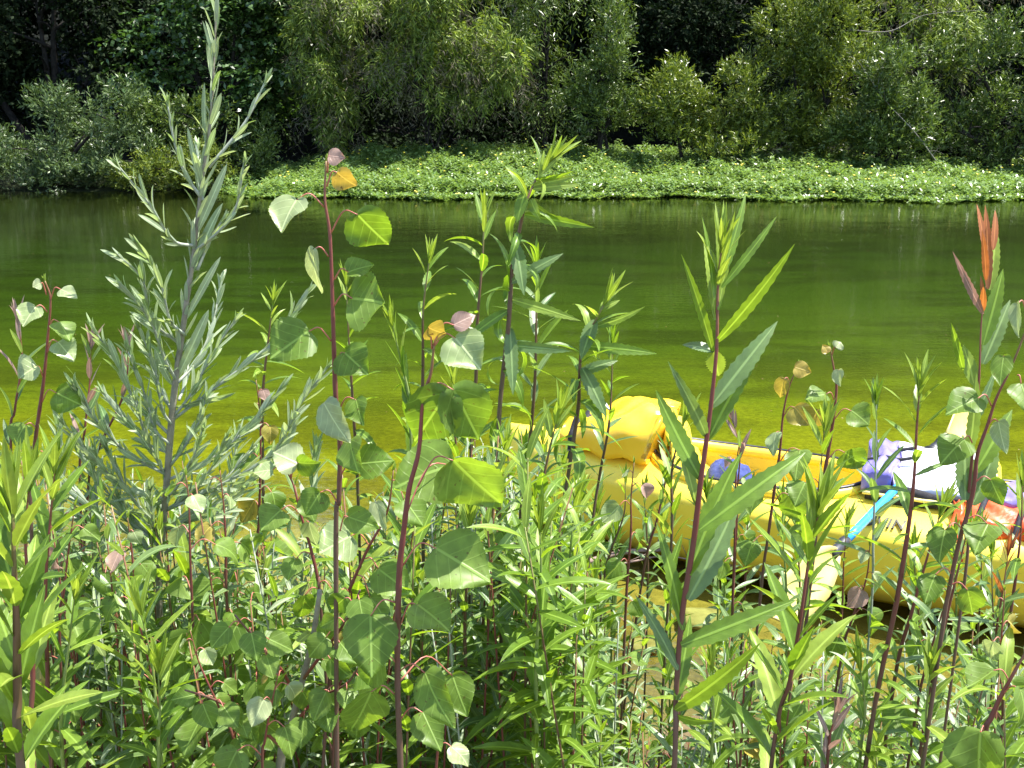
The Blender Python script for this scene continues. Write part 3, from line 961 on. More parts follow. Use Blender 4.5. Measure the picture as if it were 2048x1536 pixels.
    link_mesh("lettering", tm, M['ink'], root)
    return root
COCK = [(1.235, .46, .235), (2.62, .53, .245)]
build_kayak()

def soft_box(acc, fn, nu=14, nv=10, nw=6, mi=0):
    """closed cushion: fn(a,b,c) with a,b,c in [-1,1] -> world point (surface of the unit cube)"""
    def face(fix, val, n1, n2, flip):
        V = []
        for i in range(n1 + 1):
            for j in range(n2 + 1):
                p = [0, 0, 0]
                o = [k for k in range(3) if k != fix]
                p[fix] = val; p[o[0]] = 2 * i / n1 - 1; p[o[1]] = 2 * j / n2 - 1
                V.append(tuple(fn(*p)))
        Fc = []
        for i in range(n1):
            for j in range(n2):
                q = (i * (n2 + 1) + j, (i + 1) * (n2 + 1) + j, (i + 1) * (n2 + 1) + j + 1, i * (n2 + 1) + j + 1)
                Fc.append(q[::-1] if flip else q)
        acc.add(V, Fc, None, mi)
    face(2, 1, nu, nv, False); face(2, -1, nu, nv, True)
    face(1, 1, nu, nw, True); face(1, -1, nu, nw, False)
    face(0, 1, nv, nw, False); face(0, -1, nv, nw, True)
def weld(o, d=.0005):
    bm = bmesh.new(); bm.from_mesh(o.data)
    bmesh.ops.remove_doubles(bm, verts=bm.verts, dist=d)
    bmesh.ops.recalc_face_normals(bm, faces=bm.faces)
    bm.to_mesh(o.data); bm.free()

# dry bag strapped on the deck
def dry_bag():
    root = empty("dry_bag", K(.57, 0, .40)); tag(root, "puffy yellow-orange dry bag strapped on the kayak's left deck", "bag")
    def fn(a, b, c):
        s = (a + 1) / 2
        hgt = .105 + .125 * smooth(0, .75, s) - .02 * smooth(.8, 1, s)
        wid = .14 + .07 * smooth(0, .6, s)
        taper = 1 - .55 * (c > 0) * max(0, c) ** 2 * .55
        u = .33 + .50 * s + (.03 * c if s > .9 else 0) - .05 * (s > .95) * abs(b)
        v = b * wid * taper
        rr = 1 - .10 * (abs(a) ** 6 + abs(b) ** 6)
        w = .415 + hgt * (.5 + .5 * c * rr) + .018 * math.sin(a * 4 + b * 3) * max(0, c) + .012 * math.sin(a * 9 - b * 5) * abs(b)
        return K(u, v, w)
    a = Acc(); soft_box(a, fn, 18, 12, 8); body = a.obj("body", M['bagmat'], root); weld(body)
    for k, su in enumerate((.11,)):
        s = Acc(); pth = []
        aa = -1 + 2 * su * 1.2
        for b, c in ((-1.04, -1.5), (-1.05, -.9), (-1.05, -.2), (-1.05, .5), (-1.0, .95), (-.6, 1.06), (0, 1.06), (.6, 1.06), (1.02, .9), (1.05, 0), (1.05, -.9)):
            pth.append(fn(aa, b, c) + Vector((0, 0, .004)))
        pth = catmull(pth, 4)
        V, Fc = [], []
        for p in pth:
            for du, dz in ((-.019, .0), (.019, 0)):
                V.append(tuple(p + KA * du))
        n = len(pth)
        Fc = [(2 * i, 2 * i + 1, 2 * i + 3, 2 * i + 2) for i in range(n - 1)]
        s.add(V, Fc); so = s.obj("strap", M['strap'], root)
        md = so.modifiers.new("thick", 'SOLIDIFY'); md.thickness = .004; md.offset = 0
    a = Acc()
    def buckle(a_, b_, c_):
        q = fn(-1 + 2 * .11 * 1.2, -1.12, -1.35)
        return q + KA * (a_ * .024) + KN * (b_ * .010) + Vector((0, 0, c_ * .020))
    soft_box(a, buckle, 2, 2, 2); bo = a.obj("buckle", M['black'], root, smooth_sh=False); weld(bo)
dry_bag()

# blue cap in the cockpit
def cap():
    c0 = K(1.10, .05, .262)
    root = empty("cloth_cap", c0); tag(root, "crumpled dark blue cloth cap lying in the kayak's left cockpit", "cap")
    a = Acc(); V, Fc = [], []
    NA, NB = 28, 9
    for i in range(NB + 1):
        th = i / NB * math.pi / 2
        for k in range(NA):
            ph = 2 * math.pi * k / NA
            r = math.cos(th) ** .8 * (1 + .05 * math.sin(ph * 5) + .04 * math.sin(ph * 3 + i))
            V.append(tuple(c0 + KA * (.118 * r * math.cos(ph)) + KN * (.105 * r * math.sin(ph)) + Vector((0, 0, .135 * math.sin(th) ** .9 + .008 * math.sin(ph * 4 + i * 1.3)))))
    for i in range(NB):
        for k in range(NA):
            k2 = (k + 1) % NA
            Fc.append((i * NA + k, i * NA + k2, (i + 1) * NA + k2, (i + 1) * NA + k))
    a.add(V, Fc); co = a.obj("crown", M['denim'], root)
    md = co.modifiers.new("thick", 'SOLIDIFY'); md.thickness = .003
    a = Acc(); V, Fc = [], []
    for i in range(5):
        for k in range(13):
            ph = R(-62) + R(124) * k / 12
            r = 1 + i / 4 * .85 * math.cos(ph) ** .6
            V.append(tuple(c0 + KA * (.116 * r * math.cos(ph) * 1.02) + KN * (.103 * math.sin(ph) * (1 + .05 * i)) + Vector((0, 0, .012 - .010 * i + .012 * math.cos(ph * 2) * i / 4))))
    for i in range(4):
        for k in range(12):
            Fc.append((i * 13 + k, i * 13 + k + 1, (i + 1) * 13 + k + 1, (i + 1) * 13 + k))
    a.add(V, Fc); bo = a.obj("brim", M['denim'], root)
    md = bo.modifiers.new("thick", 'SOLIDIFY'); md.thickness = .004
cap()

# life jackets piled between the cockpits
def life_jacket_white():
    c0 = K(1.93, .0, .43)
    root = empty("life_jacket", c0); tag(root, "white and purple life jacket lying across the kayak deck", "life jacket")
    def panel(u0, u1, v0, v1, w0, th, lift, seed):
        def fn(a, b, c):
            s, t = (a + 1) / 2, (b + 1) / 2
            rr = 1 - .12 * (abs(a) ** 8 + abs(b) ** 8)
            u = u0 + (u1 - u0) * s + .012 * math.sin(b * 4 + seed)
            v = v0 + (v1 - v0) * t
            w = w0 + lift * t + th * (.5 + .5 * c * rr) + .02 * (1 - a * a) * (1 - b * b) * (c > 0) + .008 * math.sin(a * 6 + seed) * c
            return K(u, v, w)
        return fn
    a = Acc(); soft_box(a, panel(1.82, 2.16, -.16, .20, .42, .055, .07, 1), 14, 10, 4); o = a.obj("front_panel", M['white'], root); weld(o)
    a = Acc(); soft_box(a, panel(1.70, 1.815, -.16, .16, .42, .10, .045, 2), 8, 12, 6); o = a.obj("collar", M['purple'], root); weld(o)
    a = Acc(); soft_box(a, panel(1.72, 2.13, -.185, -.165, .395, .055, 0, 3), 14, 3, 4); o = a.obj("side_band", M['strap'], root); weld(o)
    a = Acc(); tube(a, [K(1.70 + .46 * i / 12, -.19 - .004 * math.sin(i), .432 + .002 * math.sin(i * 2)) for i in range(13)], .0085, 6); a.obj("piping", M['piping'], root)
    for vv in (-.06, .08):
        a = Acc()
        pts = [K(1.70, vv, .53), K(1.76, vv + .01, .552), K(1.82, vv + .03, .54), K(1.88, vv + .05, .55)]
        tube(a, catmull(pts, 4), .008, 5); a.obj("shoulder_strap", M['strap'], root)
life_jacket_white()
def life_jacket_red():
    c0 = K(2.25, -.1, .43)
    root = empty("life_jacket", c0); tag(root, "red and purple life jacket with black straps at the edge of the right cockpit", "life jacket")
    def panel(u0, u1, v0, v1, w0, th, tilt, seed):
        def fn(a, b, c):
            rr = 1 - .14 * (abs(a) ** 6 + abs(b) ** 6)
            u = u0 + (u1 - u0) * (a + 1) / 2 + .015 * math.sin(b * 3 + seed)
            v = v0 + (v1 - v0) * (b + 1) / 2 + .01 * math.sin(a * 5)
            w = w0 + tilt * (b + 1) / 2 + th * (.5 + .5 * c * rr) + .012 * math.sin(a * 7 + b * 4 + seed) * (c > 0)
            return K(u, v, w)
        return fn
    a = Acc(); soft_box(a, panel(2.08, 2.40, -.30, -.17, .36, .06, .05, 1), 14, 8, 4); o = a.obj("front_panel", M['orange'], root); weld(o)
    a = Acc(); soft_box(a, panel(2.12, 2.46, -.17, -.02, .42, .065, .03, 4), 14, 8, 4); o = a.obj("back_panel", M['purple'], root); weld(o)
    a = Acc(); soft_box(a, panel(2.04, 2.10, -.37, -.20, .27, .05, .14, 6), 6, 10, 4); o = a.obj("side_flap", M['orange'], root); weld(o)
    for (u, v) in ((2.14, -.3), (2.28, -.3), (2.42, -.2)):
        a = Acc()
        pts = [K(u - .02, v - .06, .36), K(u, v, .438), K(u + .02, v + .1, .475), K(u + .05, v + .2, .505), K(u + .08, v + .3, .47)]
        tube(a, catmull(pts, 4), .011, 6); a.obj("strap", M['strap'], root)
life_jacket_red()

# paddle
def paddle():
    P2 = Vector((1.42, 3.68, .425)); D = Vector((.45, .51, .10))
    def at(t): return P2 + D * t
    root = empty("paddle", at(0)); tag(root, "double-ended paddle with blue shaft and pale yellow blades across the kayak", "paddle")
    a = Acc(); tube(a, [at(-.34 + 1.30 * i / 10) for i in range(11)], .0165, 10); a.obj("shaft", M['blue'], root)
    d = D.normalized()
    for (t0, t1, sgn, roll) in ((.94, 1.16, 1, 78), (-.34, -.52, -1, 66)):
        a = Acc(); pp = [at(t0 + (t1 - t0) * i / 8) for i in range(9)]
        tube(a, pp, [.0215, .024, .024, .021, .0215, .023, .023, .021, .019], 10); a.obj("ferrule", M['black'], root)
        x0 = d.cross(Vector((0, 0, 1))).normalized()
        x = (Matrix.Rotation(R(roll), 3, d) @ x0)
        nrm = x.cross(d)
        a = Acc(); V, Fc = [], []
        ns, nc = 14, 7
        Lb = .45
        for i in range(ns + 1):
            s = i / ns
            w = .095 * (min(1, s / .35) ** .7 * .8 + .2) * (1 - max(0, (s - .72) / .28) ** 2.2 * .85)
            for k in range(nc):
                q = k / (nc - 1) * 2 - 1
                c = at(t1 - sgn * .03) + d * (sgn * Lb * s) + x * (q * w + .01 * s) + nrm * (.02 * q * q - .03 * s * s)
                V.append(tuple(c))
        for i in range(ns):
            for k in range(nc - 1):
                Fc.append((i * nc + k, i * nc + k + 1, (i + 1) * nc + k + 1, (i + 1) * nc + k))
        a.add(V, Fc); bo = a.obj("blade", M['blade'], root)
        md = bo.modifiers.new("thick", 'SOLIDIFY'); md.thickness = .008; md.offset = 0
    a = Acc(); tube(a, [at(.90), at(.925)], [.036, .030], 14); a.obj("drip_ring", M['black'], root)
paddle()

# floating debris beside the hull
def stick(label, pts, r0):
    P = [G(px, py, z) for px, py, z in pts]
    root = empty("fallen_branch", P[0]); tag(root, label, "branch")
    a = Acc(); path = catmull(P, 6)
    tube(a, path, [r0 * (1 - .55 * i / (len(path) - 1)) * (1 + .12 * math.sin(i * 1.7)) for i in range(len(path))], 7)
    for q in range(5):
        i = rng.randrange(3, len(path) - 1); p = path[i]
        d = Vector((rng.uniform(-.12, .12), rng.uniform(-.05, .02), rng.uniform(.02, .09)))
        tube(a, [p, p + d * .5, p + d], [r0 * .4, r0 * .3, r0 * .15], 5)
    a.obj("stem", M['driftwood'], root)
    return root
stick("thick pinkish brown branch floating along the hull below the dry bag", [(1160, 1128, .03), (1230, 1108, .03), (1300, 1100, .04), (1390, 1104, .03), (1440, 1112, .02)], .014)
stick("thin bent twig floating just in front of the thicker branch", [(1185, 1132, .02), (1250, 1126, .02), (1330, 1112, .03), (1400, 1124, .02)], .006)
def debris():
    a = Acc()
    for i in range(150):
        px = rng.gauss(1500, 60); py = 1125 + (px - 1500) * .28 + rng.uniform(-28, 20)
        p = G(px, py, rng.uniform(.01, .07))
        ang = rng.uniform(0, 6.28)
        put_leaf(a, lance(rng.choice((.3, .9, 1.4)), .4, 0, 6, .0, 3), p, (math.cos(ang), math.sin(ang), rng.uniform(-.2, .4)), (rng.uniform(-.4, .4), rng.uniform(-.6, .2), 1), rng.uniform(.04, .09), rng.uniform(.010, .02))
    o = a.obj("leaf_litter", M['drymat']); tag(o, "drift of dry brown leaves caught against the kayak's waterline", "leaf litter", kind='stuff')
debris()
def specks():
    n = 420
    y = 3.2 + 15 * nrg.random(n) ** 1.3; x = (nrg.random(n) - .5) * (4 + y * 1.1)
    a = nrg.random(n) * 6.28
    base = np.stack([x, y, np.full(n, .004)], 1)
    me = leaf_cloud_mesh("floating_specks", base, np.stack([np.cos(a), np.sin(a), np.full(n, .05)], 1), np.tile([[0, 0, 1.0]], (n, 1)), .008 + .022 * nrg.random(n) ** 3, .004 + .010 * nrg.random(n) ** 3, (0, 0, 0))
    o = link_mesh("floating_specks", me, M['drymat']); tag(o, "tiny leaf scraps and seed fluff floating on the water", "leaf litter", kind='stuff')
specks()
# stones in the shallows
for i, (px, py, s, lab) in enumerate([(1400, 1235, .10, "flat grey-brown stone in the shallows behind the tall right stem"), (1290, 1290, .07, "small brown stone in the mud beside the grass clump"),
                                     (1890, 1430, .08, "pale stone in the mud at lower right"), (1210, 1180, .06, "brown stone under water just left of the tall right stem")]):
    p = G(px, py, -.05)
    a = Acc()
    bm = bmesh.new(); bmesh.ops.create_icosphere(bm, subdivisions=3, radius=1)
    r2 = random.Random(i)
    f1, f2 = r2.uniform(2, 4), r2.uniform(0, 6)
    V = [tuple(p + Vector((v.co.x * s * (1 + .15 * math.sin(v.co.y * f1 + f2)), v.co.y * s * .8, v.co.z * s * .28 + .006 * math.sin(v.co.x * 3 + f2)))) for v in bm.verts]
    Fc = [tuple(v.index for v in f.verts) for f in bm.faces]; bm.free()
    a.add(V, Fc); o = a.obj("stone", plain("stone_surface", (.14, .12, .08), (.27, .24, .17), .8, 18, .3, bump=.4)); tag(o, lab, "stone")
#PLANTS
# ------------------------------------------------------------------ plants of the near bank
UP = Vector((0, 0, 1))
CAMDIR = lambda p: (Vector((0, 0, EYE)) - p).normalized()

def stem_world(pts, Y, Yb=None):
    """photo polyline from the top down at distance Y (lower end Yb), carried on down to the ground"""
    Yb = Y if Yb is None else Yb
    n = len(pts)
    P = [W(px, py, Y + (Yb - Y) * i / max(1, n - 1)) for i, (px, py) in enumerate(pts)]
    d = (P[-1] - P[-2]).normalized()
    gz = ground_z(P[-1].x, P[-1].y)
    drop = P[-1].z - gz
    if drop > .02:
        d = (d + Vector((0, 0, -1.6))).normalized()
        d.y = 0
        L = drop / max(.3, -d.z)
        P.append(P[-1] + d * L * .5)
        q = P[-1] + Vector((d.x * .3, 0, -(P[-1].z - gz)))
        q.z = ground_z(q.x, q.y) - .02
        P.append(q)
    else:
        P[-1].z = gz - .02
    return P

def plant_root(name, label, cat, base, group=None):
    r = empty(name, base)
    return tag(r, label, cat, group)

def along(path):
    s = [0.0]
    for a, b in zip(path, path[1:]):
        s.append(s[-1] + (b - a).length)
    return s
def sample(path, s, q):
    for i in range(len(s) - 1):
        if s[i + 1] >= q:
            t = (q - s[i]) / max(1e-9, s[i + 1] - s[i])
            return path[i].lerp(path[i + 1], t), (path[i + 1] - path[i]).normalized()
    return path[-1].copy(), (path[-1] - path[-2]).normalized()

def tip_cluster(acc, p, d, L, n, wd, mi, spread=.28):
    for k in range(n):
        a = k * 2.4 + rng.uniform(-.3, .3)
        x = d.orthogonal().normalized(); y = d.cross(x)
        o = x * math.cos(a) + y * math.sin(a)
        f = k / n
        ax = d + o * (spread * (.35 + 1.2 * f)) + Vector((rng.uniform(-.08, .08),) * 3)
        put_leaf(acc, lance(rng.choice((-.2, .1, .3)), .5, 0, 8, .04, 3), p - d * L * .25 * f, ax, d - o * .9, L * (.45 + .6 * f), wd * (.5 + .5 * f), mi)

def whip(name, label, cat, pts, Y, leaf_px, species='mule', aspect=.165, step=.019, droop=.6, spread=55, r_px=7, Yb=None, group=None,
         stem='stem_brown', tip=True, lo=.0, gap=0.0, explicit=None):
    """upright unbranched shoot with lance-shaped leaves set in a spiral; explicit = leaves drawn one by one"""
    P = stem_world(pts, Y, Yb)
    k = mpp(P[0])
    P = [p + Vector((rng.uniform(-4, 4), rng.uniform(-10, 10), 0)) * k for p in P]
    P[-1].z = ground_z(P[-1].x, P[-1].y) - .02
    path = catmull(P, 6)                 # top -> ground
    root = plant_root(name, label, cat, P[-1], group)
    st = Acc()
    n = len(path)
    tube(st, path, [k * r_px * .66 * (.28 + .72 * min(1, i / (n * .45))) for i in range(n)], 7, knots=.05)
    st.obj("stem", M[stem], root)
    L0 = leaf_px * k
    s = along(path); tot = s[-1]
    fo = Acc()
    mats = {'mule': ['mule', 'mule_tip'], 'willow': ['mule_blue', 'mule'], 'red': ['mule_blue', 'redtip'], 'bronze': ['mule_blue', 'bronze'], 'sage': ['sage', 'sage_tip']}[species]
    q = .25 * L0 if tip else .02
    a = rng.uniform(0, 6.28)
    frame_lo = None
    while q < tot * (1 - lo) - .03:
        p, d = sample(path, s, q)
        d = -d                            # pointing up the stem
        a += 2.4 + rng.uniform(-.3, .3)
        fr = q / tot
        young = math.exp(-q / (L0 * .9))
        if rng.random() < max(gap, .10) and young < .5:
            q += step; continue
        x = d.orthogonal().normalized(); y = d.cross(x)
        o = x * math.cos(a) + y * math.sin(a)
        el = R(spread) * (1 - .72 * young) * rng.choice((rng.uniform(.7, 1.3), rng.uniform(.7, 1.3), rng.uniform(.7, 1.3), rng.uniform(1.3, 1.9)))
        ax = d * math.cos(el) + o * math.sin(el)
        sz = (1 - .45 * young) * (1 - .35 * fr) * rng.uniform(.72, 1.12)
        cu = droop * (1 - .8 * young) * rng.uniform(.2, 1.7)
        tp = lance(cu, rng.choice((.15, .35, .5)), rng.choice((-.5, 0, 0, .4)), 12, .12 if species == 'mule' else .05, 5)
        mi = 1 if rng.random() < young * 1.1 + .04 else 0
        put_leaf(fo, tp, p + o * k * r_px * .5, ax, d + Vector((rng.uniform(-.3, .3), rng.uniform(-.3, .3), .2)), L0 * sz, L0 * sz * aspect * rng.uniform(.85, 1.2), mi)
        q += step * rng.uniform(.7, 1.3) * (.55 + .45 * (1 - young))
    if tip:
        d = (path[0] - path[3]).normalized()
        tip_cluster(fo, path[0], d, L0 * .75, 9, L0 * aspect * .55, 1)
    if fo.n:
        fo.obj("foliage", [M[mats[0]], M[mats[1]]], root)
    if explicit:
        for e in explicit:
            put_leaf_px(root, Y, *e)
    return root

def put_leaf_px(root, Y, b, t, w, roll=0, mat='mule', curl=.3, dy=0.0, twist=0.0):
    """one leaf from its base and tip in the photo; width in photo pixels"""
    B = W(b[0], b[1], Y); T = W(t[0], t[1], Y + dy)
    k = mpp(B)
    lit = rng.choice((1, 1, .7, -.8))
    T = W(t[0], t[1], Y + dy + lit * .5 * (T.z - B.z))
    ax = T - B
    L = ax.length * (1 + .06 * curl * curl)
    c = CAMDIR(B) + UP * lit * .6
    ax.normalize()
    nrm = c - ax * c.dot(ax)
    nrm.normalize()
    nrm = Matrix.Rotation(R(roll), 3, ax) @ nrm
    ax2 = Matrix.Rotation(curl * .5, 3, ax.cross(nrm)) @ ax
    tp = lance(curl, .22, twist, 22, .13, 5)
    a = Acc(); put_leaf(a, tp, B, ax2, nrm, L, w * k / max(.45, math.cos(R(roll))))
    return a.obj("leaf", M[mat], root)

def petiole(acc, A, B, r, lift=.35):
    mid = A.lerp(B, .5) + UP * ((B - A).length * lift)
    pth = catmull([A, mid, B], 5)
    tube(acc, pth, [r * (1 - .35 * i / (len(pth) - 1)) for i in range(len(pth))], 5, mi=1)

def cotton_leaf_px(root, Y, attach, b, t, w, roll=0, mat='cotton', curl=.35, dy=.0, seed=0, db=-.01):
    A = W(attach[0], attach[1], Y); B = W(b[0], b[1], Y + db); T = W(t[0], t[1], Y + db + dy)
    k = mpp(B)
    lit = rng.choice((1, .8, .6, -.7))
    T = W(t[0], t[1], Y + db + dy + lit * .75 * (T.z - B.z))
    ax = T - B; L = ax.length * 1.03
    ax.normalize()
    c = CAMDIR(B) + UP * lit * .7
    nrm = c - ax * c.dot(ax); nrm.normalize()
    nrm = Matrix.Rotation(R(roll), 3, ax) @ nrm
    ax2 = Matrix.Rotation(curl * .45, 3, ax.cross(nrm)) @ ax
    a = Acc()
    put_leaf(a, deltoid(curl, (.12, .2, .35)[seed % 3], .08, seed), B, ax2, nrm, L, 1.13 * w * k / max(.4, math.cos(R(roll))))
    petiole(a, A, B, .0011)
    o = a.obj("leaf", [M[mat], M['stem_redbright']], root)
    return o

def cottonwood(label, pts, Y, leaves=(), auto=0, leaf_px=70, r_px=6, Yb=None, auto_from=.015, auto_to=.8, stem='stem_red', pale_top=True, group=None, name="cottonwood_sapling"):
    P = stem_world(pts, Y, Yb)
    path = catmull(P, 6)
    k = mpp(P[0])
    root = plant_root(name, label, "sapling", P[-1], group)
    st = Acc(); n = len(path)
    tube(st, path, [k * r_px * .85 * (.35 + .65 * min(1, i / (n * .5))) for i in range(n)], 7, knots=.10)
    st.obj("stem", M[stem], root)
    for i, e in enumerate(leaves):
        e = list(e)
        kw = e.pop() if isinstance(e[-1], dict) else {}
        cotton_leaf_px(root, Y, *e, **({'seed': i} | kw))
    s = along(path); tot = s[-1]
    sd = rng.choice((-1, 1))
    for i in range(auto):
        q = tot * (auto_from + (auto_to - auto_from) * (max(0, i + rng.uniform(-.3, .3)) / max(1, auto)) ** 1.35)
        q = max(.004, q)
        p, d = sample(path, s, q)
        sd = -sd
        az = (0 if sd > 0 else math.pi) + rng.uniform(-1.1, 1.1)
        o = Vector((math.cos(az), math.sin(az) * .8, 0))
        f = min(1, .42 + 2.2 * i / max(1, auto))
        L = leaf_px * k * f * rng.uniform(.7, 1.15)
        B = p + o * L * rng.uniform(.35, .75) + UP * L * rng.uniform(.05, .4)
        ax = (o * rng.uniform(.2, .9) - UP * rng.uniform(.3, 1.0) + Vector((rng.uniform(-.3, .3), rng.uniform(-.4, .2), 0))).normalized()
        nrm = (o * .5 + Vector((rng.uniform(-.6, .6), -rng.uniform(0, 1), rng.uniform(.1, .9))))
        a = Acc()
        put_leaf(a, deltoid(rng.choice((-.3, .1, .4, .8, 1.2)), rng.choice((.1, .3, .7)), .09, i), B, ax, nrm, L, L * rng.uniform(.85, 1.05))
        petiole(a, p, B, .0010)
        mt = 'cotton'
        if pale_top and i < 3 and rng.random() < .7:
            mt = rng.choice(('cotton_pale', 'cotton_pale', 'cotton_pink', 'cotton_yel'))
        elif rng.random() < .06:
            mt = 'cotton_yel'
        a.obj("leaf", [M[mt], M['stem_redbright']], root)
    # terminal bud
    b = Acc(); d = (path[0] - path[2]).normalized()
    tip_cluster(b, path[0], d, leaf_px * k * .35, 4, leaf_px * k * .08, 0, .25)
    b.obj("bud", M['mule_tip'], root)
    return root

# ---- the tall silvery plant at left
def silver_plant():
    Y = 1.62
    pts = [(433, 2), (428, 120), (421, 240), (408, 330), (396, 430), (388, 500), (374, 600), (360, 700), (349, 780), (340, 880), (334, 960), (324, 1080), (318, 1180)]
    P = stem_world(pts, Y)
    path = catmull(P, 5); k = mpp(P[0]); n = len(path)
    root = plant_root("silver_leaved_shrub", "tallest plant, silvery grey with many upright side branches, left of centre", "shrub", P[-1])
    st = Acc(); tube(st, path, [k * (1.5 + 6.0 * min(1, i / (n * .6))) for i in range(n)], 8, knots=.03)
    st.obj("stem", M['stem_grey'], root)
    def leaves(fo, path, L0, step, spread, up_to=1.0):
        s = along(path); tot = s[-1]; q = 0; a = rng.uniform(0, 6)
        while q < tot * up_to:
            p, d = sample(path, s, q); d = -d
            a += 2.4 + rng.uniform(-.4, .4)
            x = d.orthogonal().normalized(); y = d.cross(x)
            o = x * math.cos(a) + y * math.sin(a)
            yg = math.exp(-q / (L0 * .8))
            el = R(spread) * (1 - .55 * yg) * rng.uniform(.6, 1.4)
            L = L0 * (1 - .4 * yg) * rng.uniform(.55, 1.2)
            put_leaf(fo, lance(rng.choice((-.3, .0, .3)), rng.choice((.3, .6)), 0, 8, 0, 3, .7, .6), p, d * math.cos(el) + o * math.sin(el), d, L, L * rng.uniform(.13, .19),
                     1 if rng.random() < .12 + .5 * yg else 0)
            q += step * rng.uniform(.6, 1.4)
    fo = Acc(); leaves(fo, path, 72 * k, .010, 24, .30)
    tip_cluster(fo, path[0], UP, 45 * k, 5, 9 * k, 1, .2)
    # broad older leaves on the main stem
    for (b, t, w) in [((392, 470), (452, 330), 17), ((385, 540), (436, 405), 20), ((372, 640), (436, 515), 15), ((352, 760), (418, 625), 22), ((345, 770), (305, 698), 22), ((336, 910), (288, 830), 16),
                      ((344, 815), (470, 795), 16), ((330, 1000), (250, 1040), 18), ((326, 1060), (400, 1030), 18), ((404, 380), (372, 255), 11), ((414, 300), (400, 165), 12), ((428, 130), (410, 40), 8)]:
        B = W(*b, Y); T = W(*t, Y - .01)
        c = CAMDIR(B); put_leaf(fo, lance(.2, .3, 0, 12, 0, 5, .7, .6), B, T - B, Matrix.Rotation(R(rng.uniform(-50, 50)), 3, (T - B).normalized()) @ c, (T - B).length, w * k)
    fo.obj("foliage", [M['sage'], M['sage_tip']], root)
    br = [[(530, 165), (490, 245), (418, 335)], [(335, 208), (350, 290), (372, 350), (402, 395)], [(237, 332), (300, 410), (345, 480), (390, 492)],
          [(488, 330), (470, 420), (430, 470), (392, 500)], [(445, 440), (420, 480), (395, 540)], [(243, 515), (285, 560), (305, 640), (362, 690)], [(278, 495), (318, 555), (340, 640), (370, 670)],
          [(248, 575), (300, 640), (330, 720), (352, 760)], [(440, 570), (425, 650), (395, 720), (356, 765)], [(470, 640), (430, 700), (380, 790), (349, 830)],
          [(188, 658), (235, 730), (270, 800), (340, 870)], [(614, 586), (540, 690), (450, 760), (345, 840)], [(655, 735), (600, 810), (540, 910), (420, 980), (334, 1020)],
          [(150, 776), (200, 850), (260, 910), (334, 950)], [(205, 785), (260, 850), (300, 890), (338, 905)], [(130, 850), (190, 920), (250, 975), (332, 1000)],
          [(590, 850), (540, 930), (450, 1000), (330, 1060)], [(280, 660), (310, 740), (325, 820), (344, 850)], [(500, 900), (450, 960), (390, 1020), (328, 1060)],
          [(215, 900), (255, 980), (300, 1040), (324, 1080)], [(405, 860), (385, 920), (350, 980), (334, 990)], [(395, 300), (400, 360), (405, 400)], [(300, 980), (305, 1040), (322, 1100)],
          [(255, 700), (290, 790), (310, 860), (342, 890)], [(560, 780), (500, 850), (420, 920), (336, 960)], [(170, 920), (220, 990), (280, 1050), (322, 1100)], [(240, 1000), (270, 1060), (318, 1130)], [(410, 800), (395, 850), (365, 900), (341, 930)], [(270, 800), (295, 880), (330, 950)], [(450, 880), (420, 940), (375, 990), (332, 1020)],
          [(130, 960), (190, 1020), (260, 1070), (318, 1110)], [(480, 980), (430, 1030), (380, 1070), (325, 1110)], [(225, 960), (250, 1030), (318, 1090)], [(380, 700), (372, 760), (358, 800)], [(300, 720), (322, 780), (348, 830)]]
    for i, bp in enumerate(br):
        dy = rng.uniform(-.16, .10)
        m = len(bp) - 1
        BP = [W(px, py, Y + dy * (1 - j / m)) for j, (px, py) in enumerate(bp)]
        pth = catmull(BP, 6)
        a = Acc(); nn = len(pth)
        tube(a, pth, [k * (1.5 + 2.6 * j / nn) for j in range(nn)], 5)
        b = a.obj("branch", M['stem_silver'], root)
        f = Acc(); leaves(f, pth, (60 if i < 5 else 74) * k, .0085 if i > 4 else .0115, 21, .95)
        tip_cluster(f, pth[0], (pth[0] - pth[2]).normalized(), 38 * k, 6, 8 * k, 1, .22)
        f.obj("foliage", [M['sage'], M['sage_tip']], b)
silver_plant()

# ---- cottonwood saplings drawn leaf by leaf
cottonwood("tall red-stemmed cottonwood sapling beside the silvery plant, its leaves well spaced", [(652, 322), (650, 400), (660, 470), (665, 600), (668, 700), (672, 800), (680, 880), (678, 1000), (672, 1100)], 1.22, [
    ((655, 345), (659, 312), (690, 316), 30, 20, 'cotton_pink'), ((654, 373), (674, 345), (712, 372), 50, 15, 'cotton_yel'),
    ((648, 414), (593, 400), (562, 462), 68, 25, 'cotton_pale'), ((662, 466), (715, 429), (776, 489), 92, 10, 'cotton', dict(curl=.2)),
    ((657, 513), (626, 500), (641, 586), 24, 55, 'cotton_pale'), ((669, 559), (697, 544), (747, 530), 44, -20, 'cotton'),
    ((668, 612), (705, 597), (768, 606), 108, 15, 'cotton', dict(curl=.4)), ((662, 682), (617, 663), (542, 716), 92, 0, 'cotton', dict(curl=.15)),
    ((673, 747), (690, 706), (735, 748), 72, 10, 'cotton'), ((676, 880), (648, 806), (696, 884), 46, 40, 'cotton_pale'),
    ((682, 950), (720, 928), (786, 922), 60, 20, 'cotton'), ((680, 1062), (697, 1034), (758, 1056), 48, 10, 'cotton'),
    ((678, 1010), (640, 985), (612, 1030), 52, -20, 'cotton'), ((676, 900), (700, 880), (716, 945), 46, 45, 'cotton'), ((674, 830), (712, 800), (726, 850), 40, 30, 'cotton')],
    r_px=6.5)
